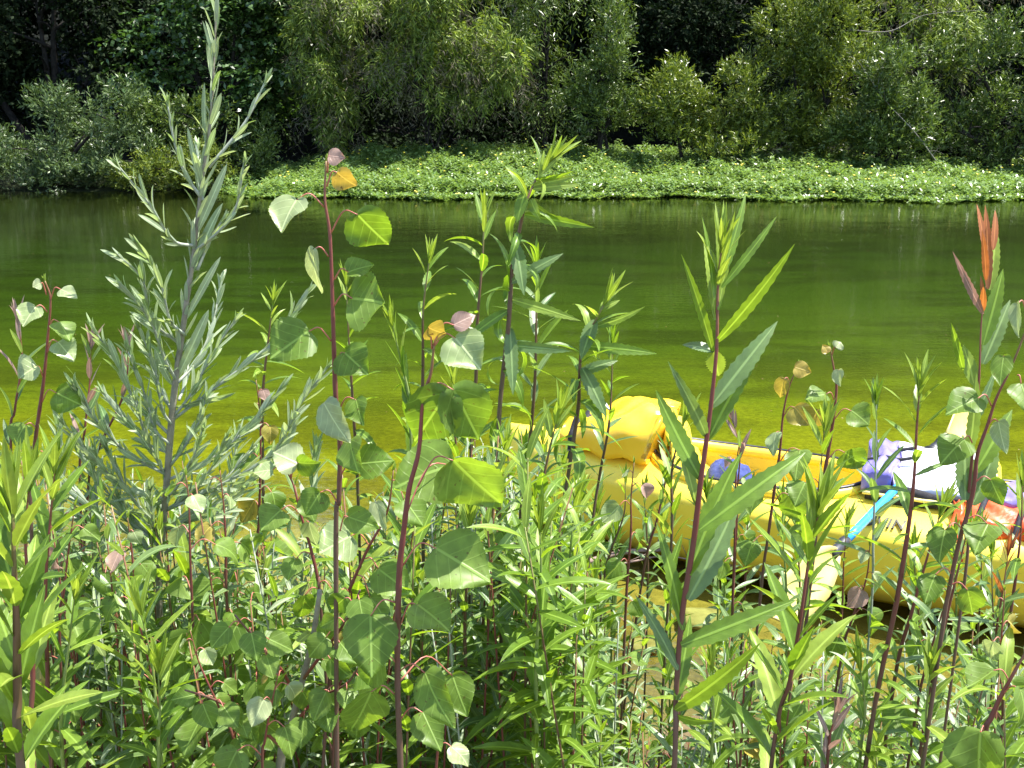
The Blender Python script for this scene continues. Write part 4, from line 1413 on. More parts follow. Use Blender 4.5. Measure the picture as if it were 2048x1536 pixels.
cottonwood("sapling with the largest cottonwood leaves, one yellow and one pink at its top, centre", [(868, 690), (862, 745), (846, 800), (838, 900), (818, 980), (808, 1060), (800, 1130), (797, 1200), (795, 1300), (796, 1400), (800, 1500)], 1.1, [
    ((864, 698), (857, 655), (892, 668), 58, 25, 'cotton_yel'), ((867, 690), (908, 650), (950, 630), 36, 10, 'cotton_pink'),
    ((869, 692), (911, 677), (960, 738), 84, 5, 'cotton_pale', dict(curl=.25)), ((842, 815), (893, 787), (828, 885), 98, 12, 'cotton', dict(curl=.3)),
    ((845, 800), (907, 780), (958, 880), 92, -18, 'cotton', dict(curl=.35)), ((836, 973), (907, 921), (1000, 1006), 122, 8, 'cotton', dict(curl=.2)),
    ((806, 1045), (905, 930), (790, 975), 128, 10, 'cotton', dict(db=.05)), ((806, 1131), (873, 1097), (978, 1162), 118, 0, 'cotton', dict(curl=.15)),
    ((801, 1250), (836, 1210), (899, 1262), 86, -12, 'cotton'), ((789, 1204), (741, 1232), (743, 1352), 96, 0, 'cotton', dict(curl=.2)),
    ((799, 1343), (850, 1346), (904, 1455), 58, 35, 'cotton', dict(curl=.6)), ((789, 1388), (742, 1384), (704, 1458), 84, -10, 'cotton'),
    ((800, 1362), (905, 1352), (934, 1432), 62, 20, 'cotton', dict(db=.06)), ((800, 1440), (845, 1425), (880, 1500), 60, 10, 'cotton'), ((796, 1330), (760, 1320), (735, 1370), 50, 35, 'cotton')],
    r_px=8)
cottonwood("slanting cottonwood sapling leaning right behind the large-leaved one", [(787, 940), (774, 1025), (733, 1103), (686, 1212), (665, 1290)], 1.3, [
    ((739, 1092), (701, 1072), (641, 1106), 86, 0, 'cotton_pale', dict(curl=.1)), ((728, 1118), (757, 1138), (822, 1188), 70, 5, 'cotton'),
    ((770, 1045), (752, 1005), (772, 1058), 28, 30, 'cotton_pale'), ((785, 960), (808, 1000), (845, 1050), 60, -10, 'cotton'),
    ((700, 1190), (683, 1180), (660, 1225), 44, 20, 'cotton'), ((715, 1150), (740, 1195), (770, 1240), 50, -30, 'cotton')], r_px=4.5)
cottonwood("curving red-stemmed sapling with a pair of pale round leaves at its top", [(568, 935), (586, 968), (602, 1030), (620, 1092), (636, 1160), (642, 1220)], 1.35, [
    ((572, 943), (545, 940), (508, 946), 40, 15, 'cotton_pale'), ((580, 955), (595, 928), (547, 905), 62, 0, 'cotton_pale'), ((582, 958), (597, 925), (641, 926), 50, 10, 'cotton'),
    ((597, 1000), (610, 996), (628, 1043), 38, 10, 'cotton'), ((600, 1028), (562, 1020), (522, 1060), 62, 10, 'cotton'), ((610, 1060), (618, 1045), (632, 1090), 30, 20, 'cotton_pale'),
    ((625, 1110), (590, 1120), (575, 1160), 40, 25, 'cotton'), ((638, 1165), (665, 1180), (668, 1240), 42, 20, 'cotton'), ((640, 1180), (610, 1190), (600, 1235), 38, -20, 'cotton')], r_px=4.2)
cottonwood("slender cottonwood sapling with pale drooping leaves near the left edge", [(90, 562), (101, 600), (95, 680), (88, 755), (79, 820), (69, 892), (60, 980)], 1.5, [
    ((93, 590), (82, 566), (66, 574), 24, 10, 'cotton_pale'), ((101, 600), (122, 579), (153, 595), 30, 0, 'cotton_pale'), ((95, 624), (71, 614), (46, 652), 46, 10, 'cotton_pale'),
    ((97, 662), (118, 644), (139, 680), 42, -20, 'cotton'), ((95, 705), (116, 684), (146, 720), 46, 0, 'cotton_pale'), ((87, 757), (73, 733), (38, 757), 56, 10, 'cotton_pale'),
    ((84, 805), (113, 786), (162, 810), 56, -20, 'cotton'), ((76, 860), (50, 850), (30, 890), 44, 20, 'cotton'), ((68, 920), (95, 910), (110, 960), 44, 10, 'cotton')], r_px=4.5)
cottonwood("tall cottonwood sapling slanting in from the right edge past the paddle", [(2060, 640), (2023, 733), (1993, 796), (1974, 853), (1955, 908), (1949, 962), (1940, 1010), (1918, 1085), (1898, 1180), (1880, 1290)], 1.25, [
    ((2020, 732), (2007, 713), (2000, 770), 36, 20, 'cotton'), ((2035, 750), (2042, 768), (2062, 828), 54, -10, 'cotton'), ((1983, 812), (1955, 797), (1893, 828), 62, 5, 'cotton'),
    ((1944, 885), (1927, 879), (1883, 926), 66, 8, 'cotton'), ((1977, 848), (1997, 843), (2011, 905), 30, 30, 'cotton_pale'), ((2050, 615), (2035, 608), (2037, 674), 18, 50, 'cotton_pale'),
    ((1950, 965), (1982, 960), (2005, 1010), 40, 25, 'cotton'), ((1930, 1040), (1975, 1048), (1950, 1105), 62, 10, 'cotton'), ((1925, 1060), (1890, 1060), (1878, 1125), 50, 15, 'cotton'),
    ((1905, 1150), (1870, 1150), (1850, 1205), 46, 10, 'cotton'), ((1900, 1170), (1935, 1180), (1945, 1230), 44, -20, 'cotton')], r_px=5.5)
cottonwood("sapling with bronze curled leaves at its tip, above the right end of the left cockpit", [(1660, 695), (1668, 740), (1673, 775), (1665, 850), (1652, 930), (1640, 1010), (1628, 1100)], 1.7, [
    ((1662, 700), (1655, 705), (1645, 690), 18, 10, 'cotton_yel'), ((1664, 710), (1672, 695), (1682, 684), 22, 10, 'cotton_pale'), ((1672, 770), (1678, 740), (1680, 772), 20, 40, 'cotton_pale'),
    ((1670, 805), (1652, 788), (1612, 798), 46, 20, 'cotton'), ((1668, 840), (1703, 822), (1738, 850), 52, 0, 'cotton'), ((1662, 870), (1636, 820), (1622, 850), 40, 30, 'cotton_yel'),
    ((1655, 920), (1690, 905), (1728, 930), 56, 0, 'cotton'), ((1645, 980), (1610, 965), (1590, 1010), 52, 10, 'cotton'), ((1636, 1050), (1610, 1055), (1600, 1105), 46, 20, 'cotton')], r_px=4.5)
cottonwood("thin sapling topped by one curled orange leaf, in front of the left cockpit", [(1595, 735), (1578, 775), (1566, 830), (1560, 900), (1548, 985), (1535, 1080), (1522, 1180)], 1.75, [
    ((1592, 740), (1590, 735), (1622, 745), 30, 20, 'cotton_yel'), ((1580, 770), (1568, 758), (1560, 795), 26, 20, 'cotton_yel'), ((1566, 835), (1590, 815), (1618, 850), 44, 20, 'cotton_yel'),
    ((1562, 880), (1552, 865), (1545, 910), 26, 40, 'cotton_pale'), ((1556, 930), (1600, 900), (1590, 960), 46, 15, 'cotton'), ((1548, 985), (1520, 975), (1500, 1030), 40, 40, 'cotton'),
    ((1545, 1010), (1580, 990), (1600, 1040), 50, -10, 'cotton'), ((1536, 1080), (1505, 1085), (1490, 1130), 44, 10, 'cotton')], r_px=3.6)
# more saplings, leaves set by growth
for lab, pts, Y, n, lp, kw in [
    ("small sapling with cream young leaves in front of the silvery plant's stem", [(372, 950), (378, 1010), (380, 1100), (384, 1200), (390, 1300)], 1.35, 13, 74, {}),
    ("thin-stemmed sapling standing between the silvery plant and the pair of pale round leaves", [(440, 940), (448, 1020), (452, 1100), (455, 1230)], 1.45, 12, 62, {}),
    ("sapling with a pinkish bud just left of the tall red-stemmed sapling", [(512, 760), (520, 830), (521, 930), (518, 1040), (515, 1150)], 1.7, 13, 56, {}),
    ("low broad-leaved sapling left of the silvery plant's base", [(255, 1035), (262, 1090), (270, 1180), (275, 1300)], 1.4, 10, 72, {}),
    ("low sapling with bright leaves right of the grey woody stem", [(730, 1190), (712, 1260), (690, 1340), (670, 1450)], 1.3, 13, 66, {}),
    ("red-branched sapling left of the grey woody stem near the bottom edge", [(380, 1260), (400, 1330), (440, 1420), (480, 1530)], 1.25, 15, 66, {}),
    ("low cottonwood tuft at the bottom edge left of the largest leaves", [(560, 1330), (545, 1400), (530, 1480), (525, 1560)], 1.2, 14, 72, {}),
    ("small sapling in front of the kayak's waterline below the dry bag", [(1268, 925), (1262, 1000), (1262, 1060), (1254, 1170), (1248, 1300)], 1.75, 11, 56, {}),
    ("sapling with dusky leaves in front of the drift of dry leaves", [(1480, 870), (1472, 950), (1470, 1060), (1466, 1180), (1462, 1300)], 2.0, 10, 48, {}),
    ("leafy sapling against the hull under the paddle blade", [(1740, 1090), (1732, 1160), (1700, 1250), (1680, 1330)], 1.7, 10, 54, {}),
    ("sapling with pale leaves in front of the hull at lower right", [(1905, 1150), (1880, 1240), (1850, 1340), (1830, 1440)], 1.5, 11, 58, {}),
    ("large bright leaved sapling in the bottom right corner", [(2060, 1290), (2020, 1360), (1985, 1430), (1950, 1540)], 1.05, 11, 105, dict(r_px=7, pale_top=False)),
    ("sapling with a yellowing leaf at the right edge below the hull", [(2010, 1180), (2004, 1260), (2000, 1350), (2004, 1460)], 1.35, 9, 66, {}),
    ("low sapling at the bottom edge between the tall right stem and the red-tipped shoots", [(1500, 1290), (1490, 1360), (1484, 1440), (1480, 1530)], 1.45, 10, 58, {}),
    ("short sapling tucked under the large leaves at bottom centre", [(905, 1370), (890, 1440), (872, 1540)], 1.2, 8, 70, {}),
    ("sapling with dark leaves low on the left beside the bright lance-leaved stems", [(150, 1010), (140, 1080), (128, 1180), (120, 1300)], 1.35, 10, 78, {}),
]:
    cottonwood(lab, pts, Y, auto=n, leaf_px=lp, auto_to=.62, **({'r_px': 3.4} | kw))

# grey woody stem
P = stem_world([(640, 1180), (625, 1280), (600, 1380), (575, 1480), (560, 1540)], 1.28)
root = plant_root("woody_shrub", "grey forked woody stem with red shoots at the bottom left of centre", "shrub", P[-1])
a = Acc(); pth = catmull(P, 6); k = mpp(P[0]); tube(a, pth, [k * (5 + 7 * i / len(pth)) for i in range(len(pth))], 8, knots=.06); a.obj("stem", M['stem_grey'], root)
for bp in ([(590, 1405), (570, 1350), (520, 1290), (470, 1230)], [(605, 1360), (650, 1300), (700, 1230), (720, 1180)], [(580, 1460), (630, 1400), (690, 1370), (720, 1330)], [(570, 1500), (500, 1440), (430, 1400), (370, 1380)]):
    a = Acc(); bpth = catmull([W(x, y, 1.28 - .03 * j) for j, (x, y) in enumerate(bp)], 5)
    tube(a, bpth, [k * (4 - 2.4 * i / len(bpth)) for i in range(len(bpth))], 6)
    br = a.obj("branch", M['stem_red'], root)
    s = along(bpth); f = Acc()
    for i in range(9):
        p, d = sample(bpth, s, s[-1] * (.2 + .8 * i / 9))
        o = Vector((rng.uniform(-1, 1), rng.uniform(-1, .3), rng.uniform(-.4, .6))).normalized()
        L = rng.uniform(38, 62) * k
        B = p + o * L * .5
        put_leaf(f, deltoid(.3, .2, .05, i), B, o * .6 - UP * rng.uniform(.2, .9), Vector((rng.uniform(-.5, .5), -.8, rng.uniform(.1, .8))), L, L * .95)
        petiole(f, p, B, .001)
    f.obj("foliage", [M['cotton_m'], M['stem_redbright']], br)

# ---- lance-leaved shoots: the tall one at right drawn leaf by leaf
D = [((1440, 560), (1491, 385), 17, 30), ((1443, 575), (1553, 432), 15, 25), ((1432, 685), (1589, 487), 24, 10), ((1431, 640), (1407, 487), 17, 20, 'mule_tip'), ((1426, 705), (1362, 508), 16, 25),
     ((1429, 600), (1403, 434), 10, 30), ((1428, 702), (1364, 690), 24, 20, 'mule_blue'), ((1428, 702), (1437, 752), 36, 0, 'mule_tip'), ((1420, 815), (1553, 645), 36, 15, 'mule_blue', .35),
     ((1416, 880), (1526, 688), 36, -15), ((1412, 872), (1335, 722), 22, 20, 'mule_blue', 1.0), ((1402, 960), (1312, 780), 36, 10, 'mule', -.3), ((1398, 1060), (1610, 905), 40, 15, 'mule', .45),
     ((1378, 1150), (1484, 905), 42, -20), ((1376, 1200), (1475, 1000), 40, 30, 'mule_blue'), ((1392, 1010), (1345, 850), 22, 35, 'mule_tip', .2), ((1366, 1260), (1312, 1045), 26, 20, 'mule', .3),
     ((1362, 1290), (1590, 1200), 34, 25, 'mule', .35), ((1352, 1400), (1380, 1230), 26, 20), ((1356, 1340), (1270, 1190), 24, 20, 'mule_blue', .3), ((1350, 1420), (1520, 1285), 36, 10, 'mule', .3),
     ((1352, 1430), (1430, 1440), 22, 30, 'mule', .6), ((1436, 620), (1462, 470), 12, 10, 'mule_tip'), ((1438, 560), (1447, 400), 12, 15, 'mule_tip'), ((1437, 570), (1430, 405), 10, 20, 'mule_tip'), ((1440, 540), (1470, 420), 9, 10, 'mule_tip')]
whip("mulefat_shoot", "tallest right-hand shoot, dark red stem with long toothed lance leaves in front of the cockpit", "shoot",
     [(1446, 490), (1440, 580), (1430, 700), (1416, 840), (1400, 960), (1385, 1090), (1366, 1240), (1354, 1400), (1348, 1530)], 1.08, 150, r_px=9.5, gap=1.0, stem='stem_red', explicit=D)

# red-tipped willow at far right
KX = [((1976, 578), (1970, 410), 17, 10, 'redtip'), ((1968, 500), (1953, 408), 10, 20, 'redtip'), ((1986, 500), (1990, 420), 12, 20, 'redtip'), ((1979, 580), (1991, 452), 22, 15, 'mule_tip'), ((1972, 560), (1964, 460), 12, 20, 'redtip'),
      ((1966, 628), (1905, 502), 14, 10, 'bronze'), ((1966, 690), (2006, 538), 28, 10), ((1966, 728), (2020, 600), 28, 10, 'mule_blue'), ((1948, 770), (1926, 690), 26, 10, 'mule_tip'), ((1926, 740), (1902, 645), 14, 10),
      ((1938, 905), (1952, 745), 22, 20, 'mule_blue'), ((1950, 945), (2024, 820), 34, 10), ((1944, 1010), (1994, 890), 40, 10, 'mule_blue'), ((1930, 1000), (1925, 870), 36, 15, 'mule_blue'), ((1938, 860), (1990, 740), 16, 30, 'mule_blue')]
whip("willow_shoot", "willow shoot with an orange-red leaf tip standing above the water at far right", "shoot",
     [(1976, 570), (1966, 650), (1957, 750), (1946, 850), (1940, 960), (1934, 1060), (1925, 1160)], 1.3, 90, 'red', r_px=5, gap=1.0, stem='stem_red', tip=False, explicit=KX)

SH = [
 # label, pts(top->down), Y, leaf_px, species, droop, spread, kw
 ("tallest centre shoot with recurved narrow leaves reaching over the primrose mat", [(1098, 318), (1080, 350), (1055, 405), (1038, 460), (1024, 540), (1018, 650), (1006, 770), (1000, 860), (998, 980)], 1.75, 135, 'mule', 2.6, 78, dict(step=.024, r_px=7.5, aspect=.16, explicit=[((1048, 428), (1188, 455), 15, 40, 'mule', .1), ((1060, 398), (1162, 448), 15, 20, 'mule_tip', 1.1), ((1062, 372), (1152, 352), 13, 30, 'mule_tip', .3), ((1070, 358), (1146, 340), 11, 20, 'mule', .5),
    ((1066, 378), (1158, 370), 15, 20, 'mule_tip', .6), ((1052, 392), (1008, 332), 14, 20, 'mule', .9), ((1050, 385), (1034, 445), 24, 10), ((1062, 398), (1082, 440), 16, 30, 'mule_tip', 1.0), ((1030, 485), (1048, 592), 28, 0, 'mule_blue', .5),
    ((1022, 565), (1126, 508), 22, 10, 'mule_blue', .5), ((1020, 598), (1162, 642), 18, 20, 'mule_tip', .2), ((1020, 655), (1026, 790), 26, 0, 'mule_blue', .2), ((1020, 580), (976, 470), 12, 40, 'mule', 1.2), ((1012, 690), (1142, 702), 18, 30, 'mule_blue', .2),
    ((1086, 340), (1104, 290), 9, 10, 'mule_tip'), ((1080, 350), (1122, 312), 9, 10, 'mule_tip'), ((1076, 360), (1088, 300), 9, 30, 'mule_tip'), ((1018, 620), (925, 690), 22, 20, 'mule', .4)])),
 ("slim shoot just left of the tallest centre shoot, with a pale leaf spike", [(968, 425), (962, 520), (956, 640), (950, 760), (945, 900)], 1.9, 105, 'mule', .9, 55, dict(r_px=6)),
 ("shoot with an arching left leaf, left of the two centre shoots", [(858, 515), (848, 620), (843, 720), (842, 840), (845, 960)], 1.9, 95, 'mule', .9, 55, dict(r_px=6)),
 ("shoot right behind the tallest centre shoot with pale upright leaves", [(1072, 530), (1069, 640), (1068, 760), (1058, 900), (1045, 1020)], 1.95, 105, 'willow', .5, 50, dict(r_px=6)),
 ("shoot with a nodding pale tip standing over the dry bag", [(1212, 595), (1190, 635), (1168, 690), (1156, 760), (1154, 820), (1140, 940), (1118, 1080)], 1.85, 125, 'mule', 1.7, 72, dict(r_px=6, explicit=[((1182, 655), (1290, 612), 17, 20, 'mule_blue', .4), ((1170, 692), (1312, 708), 20, 20, 'mule', .5), ((1164, 735), (1212, 835), 28, 0, 'mule_blue', .4), ((1190, 640), (1162, 720), 28, 10, 'mule_blue', .3),
    ((1200, 620), (1240, 600), 10, 20, 'mule_tip', .4), ((1206, 605), (1236, 560), 8, 10, 'mule_tip'), ((1160, 745), (1235, 722), 20, 10, 'mule_blue', .5)])),
 ("thin shoot with blue-green leaves rising before the dry bag", [(1228, 680), (1222, 760), (1215, 850), (1200, 960), (1180, 1080)], 2.1, 80, 'willow', .5, 45, dict(r_px=4.5)),
 ("leafy shoot in front of the kayak's left tip", [(1122, 820), (1100, 900), (1085, 980), (1076, 1100), (1072, 1250)], 1.6, 125, 'mule', .6, 50, dict(r_px=6)),
 ("bright shoot at bottom centre with a pale budding tip", [(1080, 1045), (1078, 1150), (1076, 1280), (1074, 1420), (1072, 1530)], 1.35, 150, 'mule', .6, 58, dict(r_px=7, stem='stem_green')),
 ("slim green shoot right of the pale budding tip", [(1150, 1000), (1140, 1100), (1134, 1220), (1130, 1400)], 1.6, 120, 'mule', .6, 55, dict(r_px=5, stem='stem_green')),
 ("shoot with a fan of upright young leaves in front of the life jackets", [(1838, 775), (1838, 860), (1826, 960), (1818, 1050), (1790, 1200), (1760, 1350), (1735, 1500)], 1.3, 145, 'mule', .6, 55, dict(r_px=8, stem='stem_red', step=.022)),
 ("bright narrow shoot with a green spike between the left cockpit and the lettering", [(1650, 845), (1640, 930), (1634, 1020), (1620, 1140), (1602, 1260), (1580, 1400)], 1.5, 120, 'mule', .4, 40, dict(r_px=5)),
 ("broad-leaved bright shoot leaning right across the paddle's lower blade", [(1640, 1010), (1618, 1100), (1600, 1230), (1575, 1360), (1550, 1500)], 1.15, 205, 'mule', .3, 40, dict(aspect=.19, r_px=7, stem='stem_red', step=.021)),
 ("silvery willow shoot rising in front of the purple life jacket collar", [(1752, 800), (1756, 880), (1750, 960), (1744, 1080), (1740, 1220)], 1.7, 95, 'willow', .4, 35, dict(r_px=4, stem='stem_silver', step=.021)),
 ("dark-stemmed shoot at right between the fan of young leaves and the right edge", [(1930, 1060), (1912, 1140), (1890, 1250), (1862, 1380), (1840, 1500)], 1.45, 120, 'willow', .6, 55, dict(r_px=6, stem='stem_red', step=.021)),
 ("slim willow shoot with rusty leaves low at the right edge", [(2016, 1100), (2004, 1180), (1996, 1270), (1990, 1400)], 1.45, 90, 'red', .3, 30, dict(r_px=4, stem='stem_red', step=.021)),
 ("short shoot with maroon leaves at the bottom edge right of the tall right stem", [(1672, 1420), (1660, 1470), (1650, 1530)], 1.2, 120, 'bronze', .3, 40, dict(r_px=5, stem='stem_red')),
 ("broad bright shoot with very large upright leaves in the bottom left corner", [(20, 1000), (28, 1120), (34, 1250), (36, 1400), (42, 1536)], .95, 275, 'mule', .35, 34, dict(aspect=.19, r_px=14, stem='stem_brown', step=.02)),
 ("red-stemmed bright shoot just right of the bottom left corner", [(55, 960), (48, 1080), (56, 1230), (66, 1360), (72, 1530)], 1.15, 210, 'mule', .35, 38, dict(aspect=.18, r_px=8, stem='stem_red', step=.022)),
 ("brown-stemmed shoot with upright leaves left of the low broad-leaved sapling", [(110, 930), (96, 1040), (90, 1180), (95, 1330), (100, 1500)], 1.3, 165, 'mule', .4, 45, dict(r_px=7, stem='stem_red', step=.02)),
 ("short bright shoot with spreading leaves at bottom left", [(150, 1180), (140, 1280), (130, 1400), (125, 1530)], 1.25, 150, 'mule', .4, 48, dict(r_px=6, stem='stem_green')),
 ("green shoot with a star of pale leaves at the bottom left", [(285, 1210), (300, 1320), (316, 1420), (322, 1530)], 1.25, 150, 'mule', .45, 52, dict(r_px=6, stem='stem_green')),
 ("pale green shoot beneath the silvery plant at the bottom edge", [(320, 1330), (322, 1430), (320, 1540)], 1.2, 140, 'mule', .5, 50, dict(r_px=6, stem='stem_green')),
 ("reddish willow shoot at the left edge, left of the slender sapling", [(32, 640), (38, 720), (34, 820), (24, 920)], 1.7, 90, 'bronze', .3, 38, dict(r_px=4, stem='stem_red', step=.024)),
 ("willow shoot with pink-tinged tip leaves right of the slender sapling", [(176, 690), (176, 770), (170, 860), (160, 980)], 1.75, 85, 'bronze', .3, 35, dict(r_px=4, stem='stem_red', step=.022)),
 ("nodding red-tipped willow shoot between the slender sapling and the silvery plant", [(256, 690), (262, 730), (240, 800), (200, 900), (170, 1000)], 1.8, 85, 'bronze', .4, 40, dict(r_px=4, stem='stem_red', step=.022)),
 ("dense blue-grey willow shoot below the silvery plant's left branches", [(190, 930), (196, 1020), (190, 1120), (195, 1250)], 1.6, 85, 'sage', .3, 30, dict(r_px=5, stem='stem_silver', step=.010)),
 ("silvery grey shoot right of the silvery plant's base, among its lowest branches", [(470, 880), (464, 960), (455, 1060), (450, 1180)], 1.75, 80, 'sage', .3, 26, dict(r_px=4, stem='stem_silver', step=.010)),
 ("silvery grey shoot at the left, just right of the slender pale-leaved sapling", [(118, 850), (124, 940), (120, 1040), (118, 1160)], 1.8, 80, 'sage', .3, 26, dict(r_px=4, stem='stem_silver', step=.010)),
 ("silvery grey shoot between the pair of pale round leaves and the tall red-stemmed sapling", [(628, 900), (622, 980), (612, 1080), (606, 1200)], 1.9, 78, 'sage', .3, 26, dict(r_px=4, stem='stem_silver', step=.010)),
 ("yellow-green shoot between the silvery plant and the tall red-stemmed sapling", [(548, 600), (540, 680), (530, 780), (522, 900)], 1.95, 85, 'mule', .9, 55, dict(r_px=5)),
 ("shoot crossed by the tall red-stemmed sapling, with leaves curling downward", [(690, 560), (700, 660), (706, 760), (710, 880), (712, 980)], 1.9, 90, 'mule', .8, 52, dict(r_px=5)),
 ("narrow bright shoot with straight upright leaves left of the yellow leaf", [(785, 640), (800, 720), (815, 800), (820, 900)], 1.8, 95, 'mule', .2, 20, dict(r_px=5, stem='stem_green')),
 ("low willow shoot in front of the kayak's waterline at centre", [(1255, 960), (1245, 1030), (1225, 1100), (1210, 1180)], 2.2, 60, 'willow', .4, 40, dict(r_px=4, step=.024)),
 ("leafy willow shoot before the middle of the hull", [(1345, 880), (1330, 960), (1310, 1040), (1285, 1130)], 2.3, 60, 'willow', .4, 38, dict(r_px=4, stem='stem_red', step=.024)),
 ("slim shoot in front of the cap", [(1375, 830), (1355, 900), (1345, 960), (1340, 1080)], 1.9, 95, 'mule', .3, 30, dict(r_px=4.5, step=.021)),
 ("grey-leaved shoot with two long pinkish leaves above the left cockpit", [(1468, 840), (1476, 900), (1478, 990), (1474, 1080)], 2.0, 75, 'bronze', .2, 40, dict(r_px=3, stem='stem_red', step=.03)),
 ("shoot with long arching leaves at lower right in front of the hull", [(1880, 1020), (1850, 1120), (1820, 1230), (1790, 1360)], 1.55, 130, 'mule', .8, 62, dict(r_px=6, stem='stem_red', step=.022)),
 ("low shoot with glossy leaves at the bottom edge, right", [(1720, 1330), (1730, 1420), (1725, 1530)], 1.3, 130, 'mule', .6, 60, dict(r_px=5, stem='stem_green')),
 ("bright low shoot at the bottom edge beside the tall right stem", [(1420, 1330), (1424, 1420), (1420, 1530)], 1.3, 120, 'mule', .5, 55, dict(r_px=5, stem='stem_green')),
 ("wide-leaved low shoot in the lower right under the hull's shadow", [(1860, 1330), (1856, 1420), (1850, 1530)], 1.25, 140, 'mule', .6, 60, dict(r_px=5, stem='stem_green')),
 ("leafy shoot left of the grass clump", [(1190, 1160), (1192, 1260), (1196, 1400)], 1.6, 110, 'mule', .5, 55, dict(r_px=5, stem='stem_green')),
 ("slim shoot at the right edge with long upright leaves beside the hull", [(2044, 960), (2040, 1060), (2030, 1160), (2022, 1280)], 1.5, 110, 'mule', .5, 45, dict(r_px=5, stem='stem_red', step=.021)),
 ("leafy centre shoot with long drooping leaves beneath the tallest centre shoot", [(1010, 900), (1004, 1000), (1000, 1120), (1000, 1260)], 1.6, 130, 'mule', .7, 55, dict(r_px=6)),
 ("dark-leaved shoot right of the largest cottonwood leaves", [(940, 1040), (936, 1130), (932, 1250), (930, 1400)], 1.5, 130, 'mule', .6, 60, dict(r_px=6)),
 ("thin shoot with pale leaves behind the leaf with the pink neighbour", [(905, 760), (910, 860), (915, 960), (920, 1080)], 2.0, 90, 'mule', .6, 50, dict(r_px=5)),
]
for lab, pts, Y, lp, sp, dr, spr, kw in SH:
    whip("mulefat_shoot" if sp == 'mule' else "willow_shoot", lab, "shoot", pts, Y, lp, sp, droop=dr, spread=spr, **kw)

# ---- grass clump bending to the right
def grass_clump():
    base = G(1290, 1480, 0.0)
    base = W(1290, 1460, 2.0); base.z = ground_z(base.x, base.y)
    a = Acc()
    k = mpp(W(1290, 1300, 2.0))
    for i in range(190):
        b = base + Vector((rng.uniform(-.14, .16), rng.uniform(-.16, .2), 0)); b.z = ground_z(b.x, b.y) - .01
        az = rng.gauss(.25, .75)
        lean = Vector((math.cos(az), math.sin(az) * .6, 0))
        el = rng.uniform(.35, 1.25)
        ax = UP * math.sin(el) + lean * math.cos(el)
        L = rng.uniform(.22, .52)
        put_leaf(a, lance(rng.choice((.3, .6, .9)), .5, rng.choice((-.5, 0, .5)), 10, 0, 3, .25, .7), b, ax, UP - lean * .3, L, rng.uniform(.003, .0075))
    r = plant_root("grass_clump", "clump of thin pale grass blades bending right at the mud's edge", "grass", base)
    a.obj("blades", M['grass'], r)
grass_clump()

# ---- tangle of low growth covering the near bank
def frame_top(px):
    return float(np.interp(px, [-300, 0, 150, 300, 420, 560, 680, 800, 900, 980, 1080, 1180, 1230, 1300, 1450, 1600, 1750, 1900, 2050, 2400],
                           [860, 900, 930, 960, 1010, 1040, 1020, 980, 900, 850, 900, 1060, 1230, 1310, 1330, 1300, 1290, 1290, 1260, 1200]))
def tangle(name, label, species, count, leaf, aspect, Yr, dens_left=1.0, stem='stem_brown', drop=(20, 330), hmax=1.25):
    fo, st = Acc(), Acc()
    mats = {'mule': ['mule', 'mule_tip'], 'willow': ['mule_blue', 'mule'], 'sage': ['sage', 'sage_tip'], 'cotton': ['cotton_m', 'stem_redbright']}[species]
    for i in range(count):
        px = rng.uniform(-250, 2300)
        if rng.random() > dens_left and px < 1100: continue
        Y = rng.uniform(*Yr)
        top = frame_top(px) + rng.uniform(*drop)
        p = W(px, top, Y)
        gz = ground_z(p.x, p.y)
        if p.z < gz + .08: p.z = gz + rng.uniform(.08, .22)
        ln = rng.choice((.08, .1, .28))
        b = Vector((p.x + rng.uniform(-ln, ln), p.y + rng.uniform(-.1, .1), gz - .01))
        sz = rng.uniform(.5, 1.15); dr = rng.uniform(.2, 1.5); sp = rng.uniform(40, 70)
        path = catmull([p, p.lerp(b, .5) + Vector((rng.uniform(-.03, .03), rng.uniform(-.03, .03), 0)), b], 4)
        tube(st, path, [.0012 + .0022 * j / len(path) for j in range(len(path))], 5)
        s = along(path); tot = s[-1]
        q = .005; a = rng.uniform(0, 6)
        while q < min(tot, .62):
            pp, d = sample(path, s, q); d = -d
            a += 2.4 + rng.uniform(-.4, .4)
            x = d.orthogonal().normalized(); y = d.cross(x); o = x * math.cos(a) + y * math.sin(a)
            yg = math.exp(-q / .06)
            if species == 'cotton':
                L = leaf * rng.uniform(.6, 1.2) * (1 - .4 * yg)
                B = pp + o * L * .6 + UP * L * .2
                put_leaf(fo, deltoid(rng.choice((.1, .4, .8)), .2, .05, i), B, o * .7 - UP * rng.uniform(.1, .8), Vector((rng.uniform(-.5, .5), rng.uniform(-.9, .1), rng.uniform(.2, 1))), L, L * .95)
                petiole(fo, pp, B, .0009)
                q += .035 * rng.uniform(.7, 1.4)
            else:
                el = R(sp) * (1 - .65 * yg) * rng.uniform(.6, 1.35)
                L = leaf * sz * rng.uniform(.6, 1.15) * (1 - .35 * yg)
                put_leaf(fo, lance(dr * rng.uniform(.1, 1.2), rng.choice((.2, .4)), rng.choice((-.4, 0, .4)), 8, .05, 3), pp, d * math.cos(el) + o * math.sin(el), d + UP * .3, L, L * aspect * rng.uniform(.85, 1.2), 1 if rng.random() < yg * .9 else 0)
                q += (.010 + .011 * sz) * rng.uniform(.7, 1.4)
    o = fo.obj(name, [M[mats[0]], M[mats[1]]])
    tag(o, label, "undergrowth", kind='stuff')
    s_ = link_mesh("stems", st.mesh("stems"), M[stem], o); s_['kind'] = 'stuff'
tangle("mulefat_undergrowth", "tangle of bright lance-shaped leaves low on the near bank", 'mule', 180, .13, .16, (1.25, 2.6), stem='stem_brown')
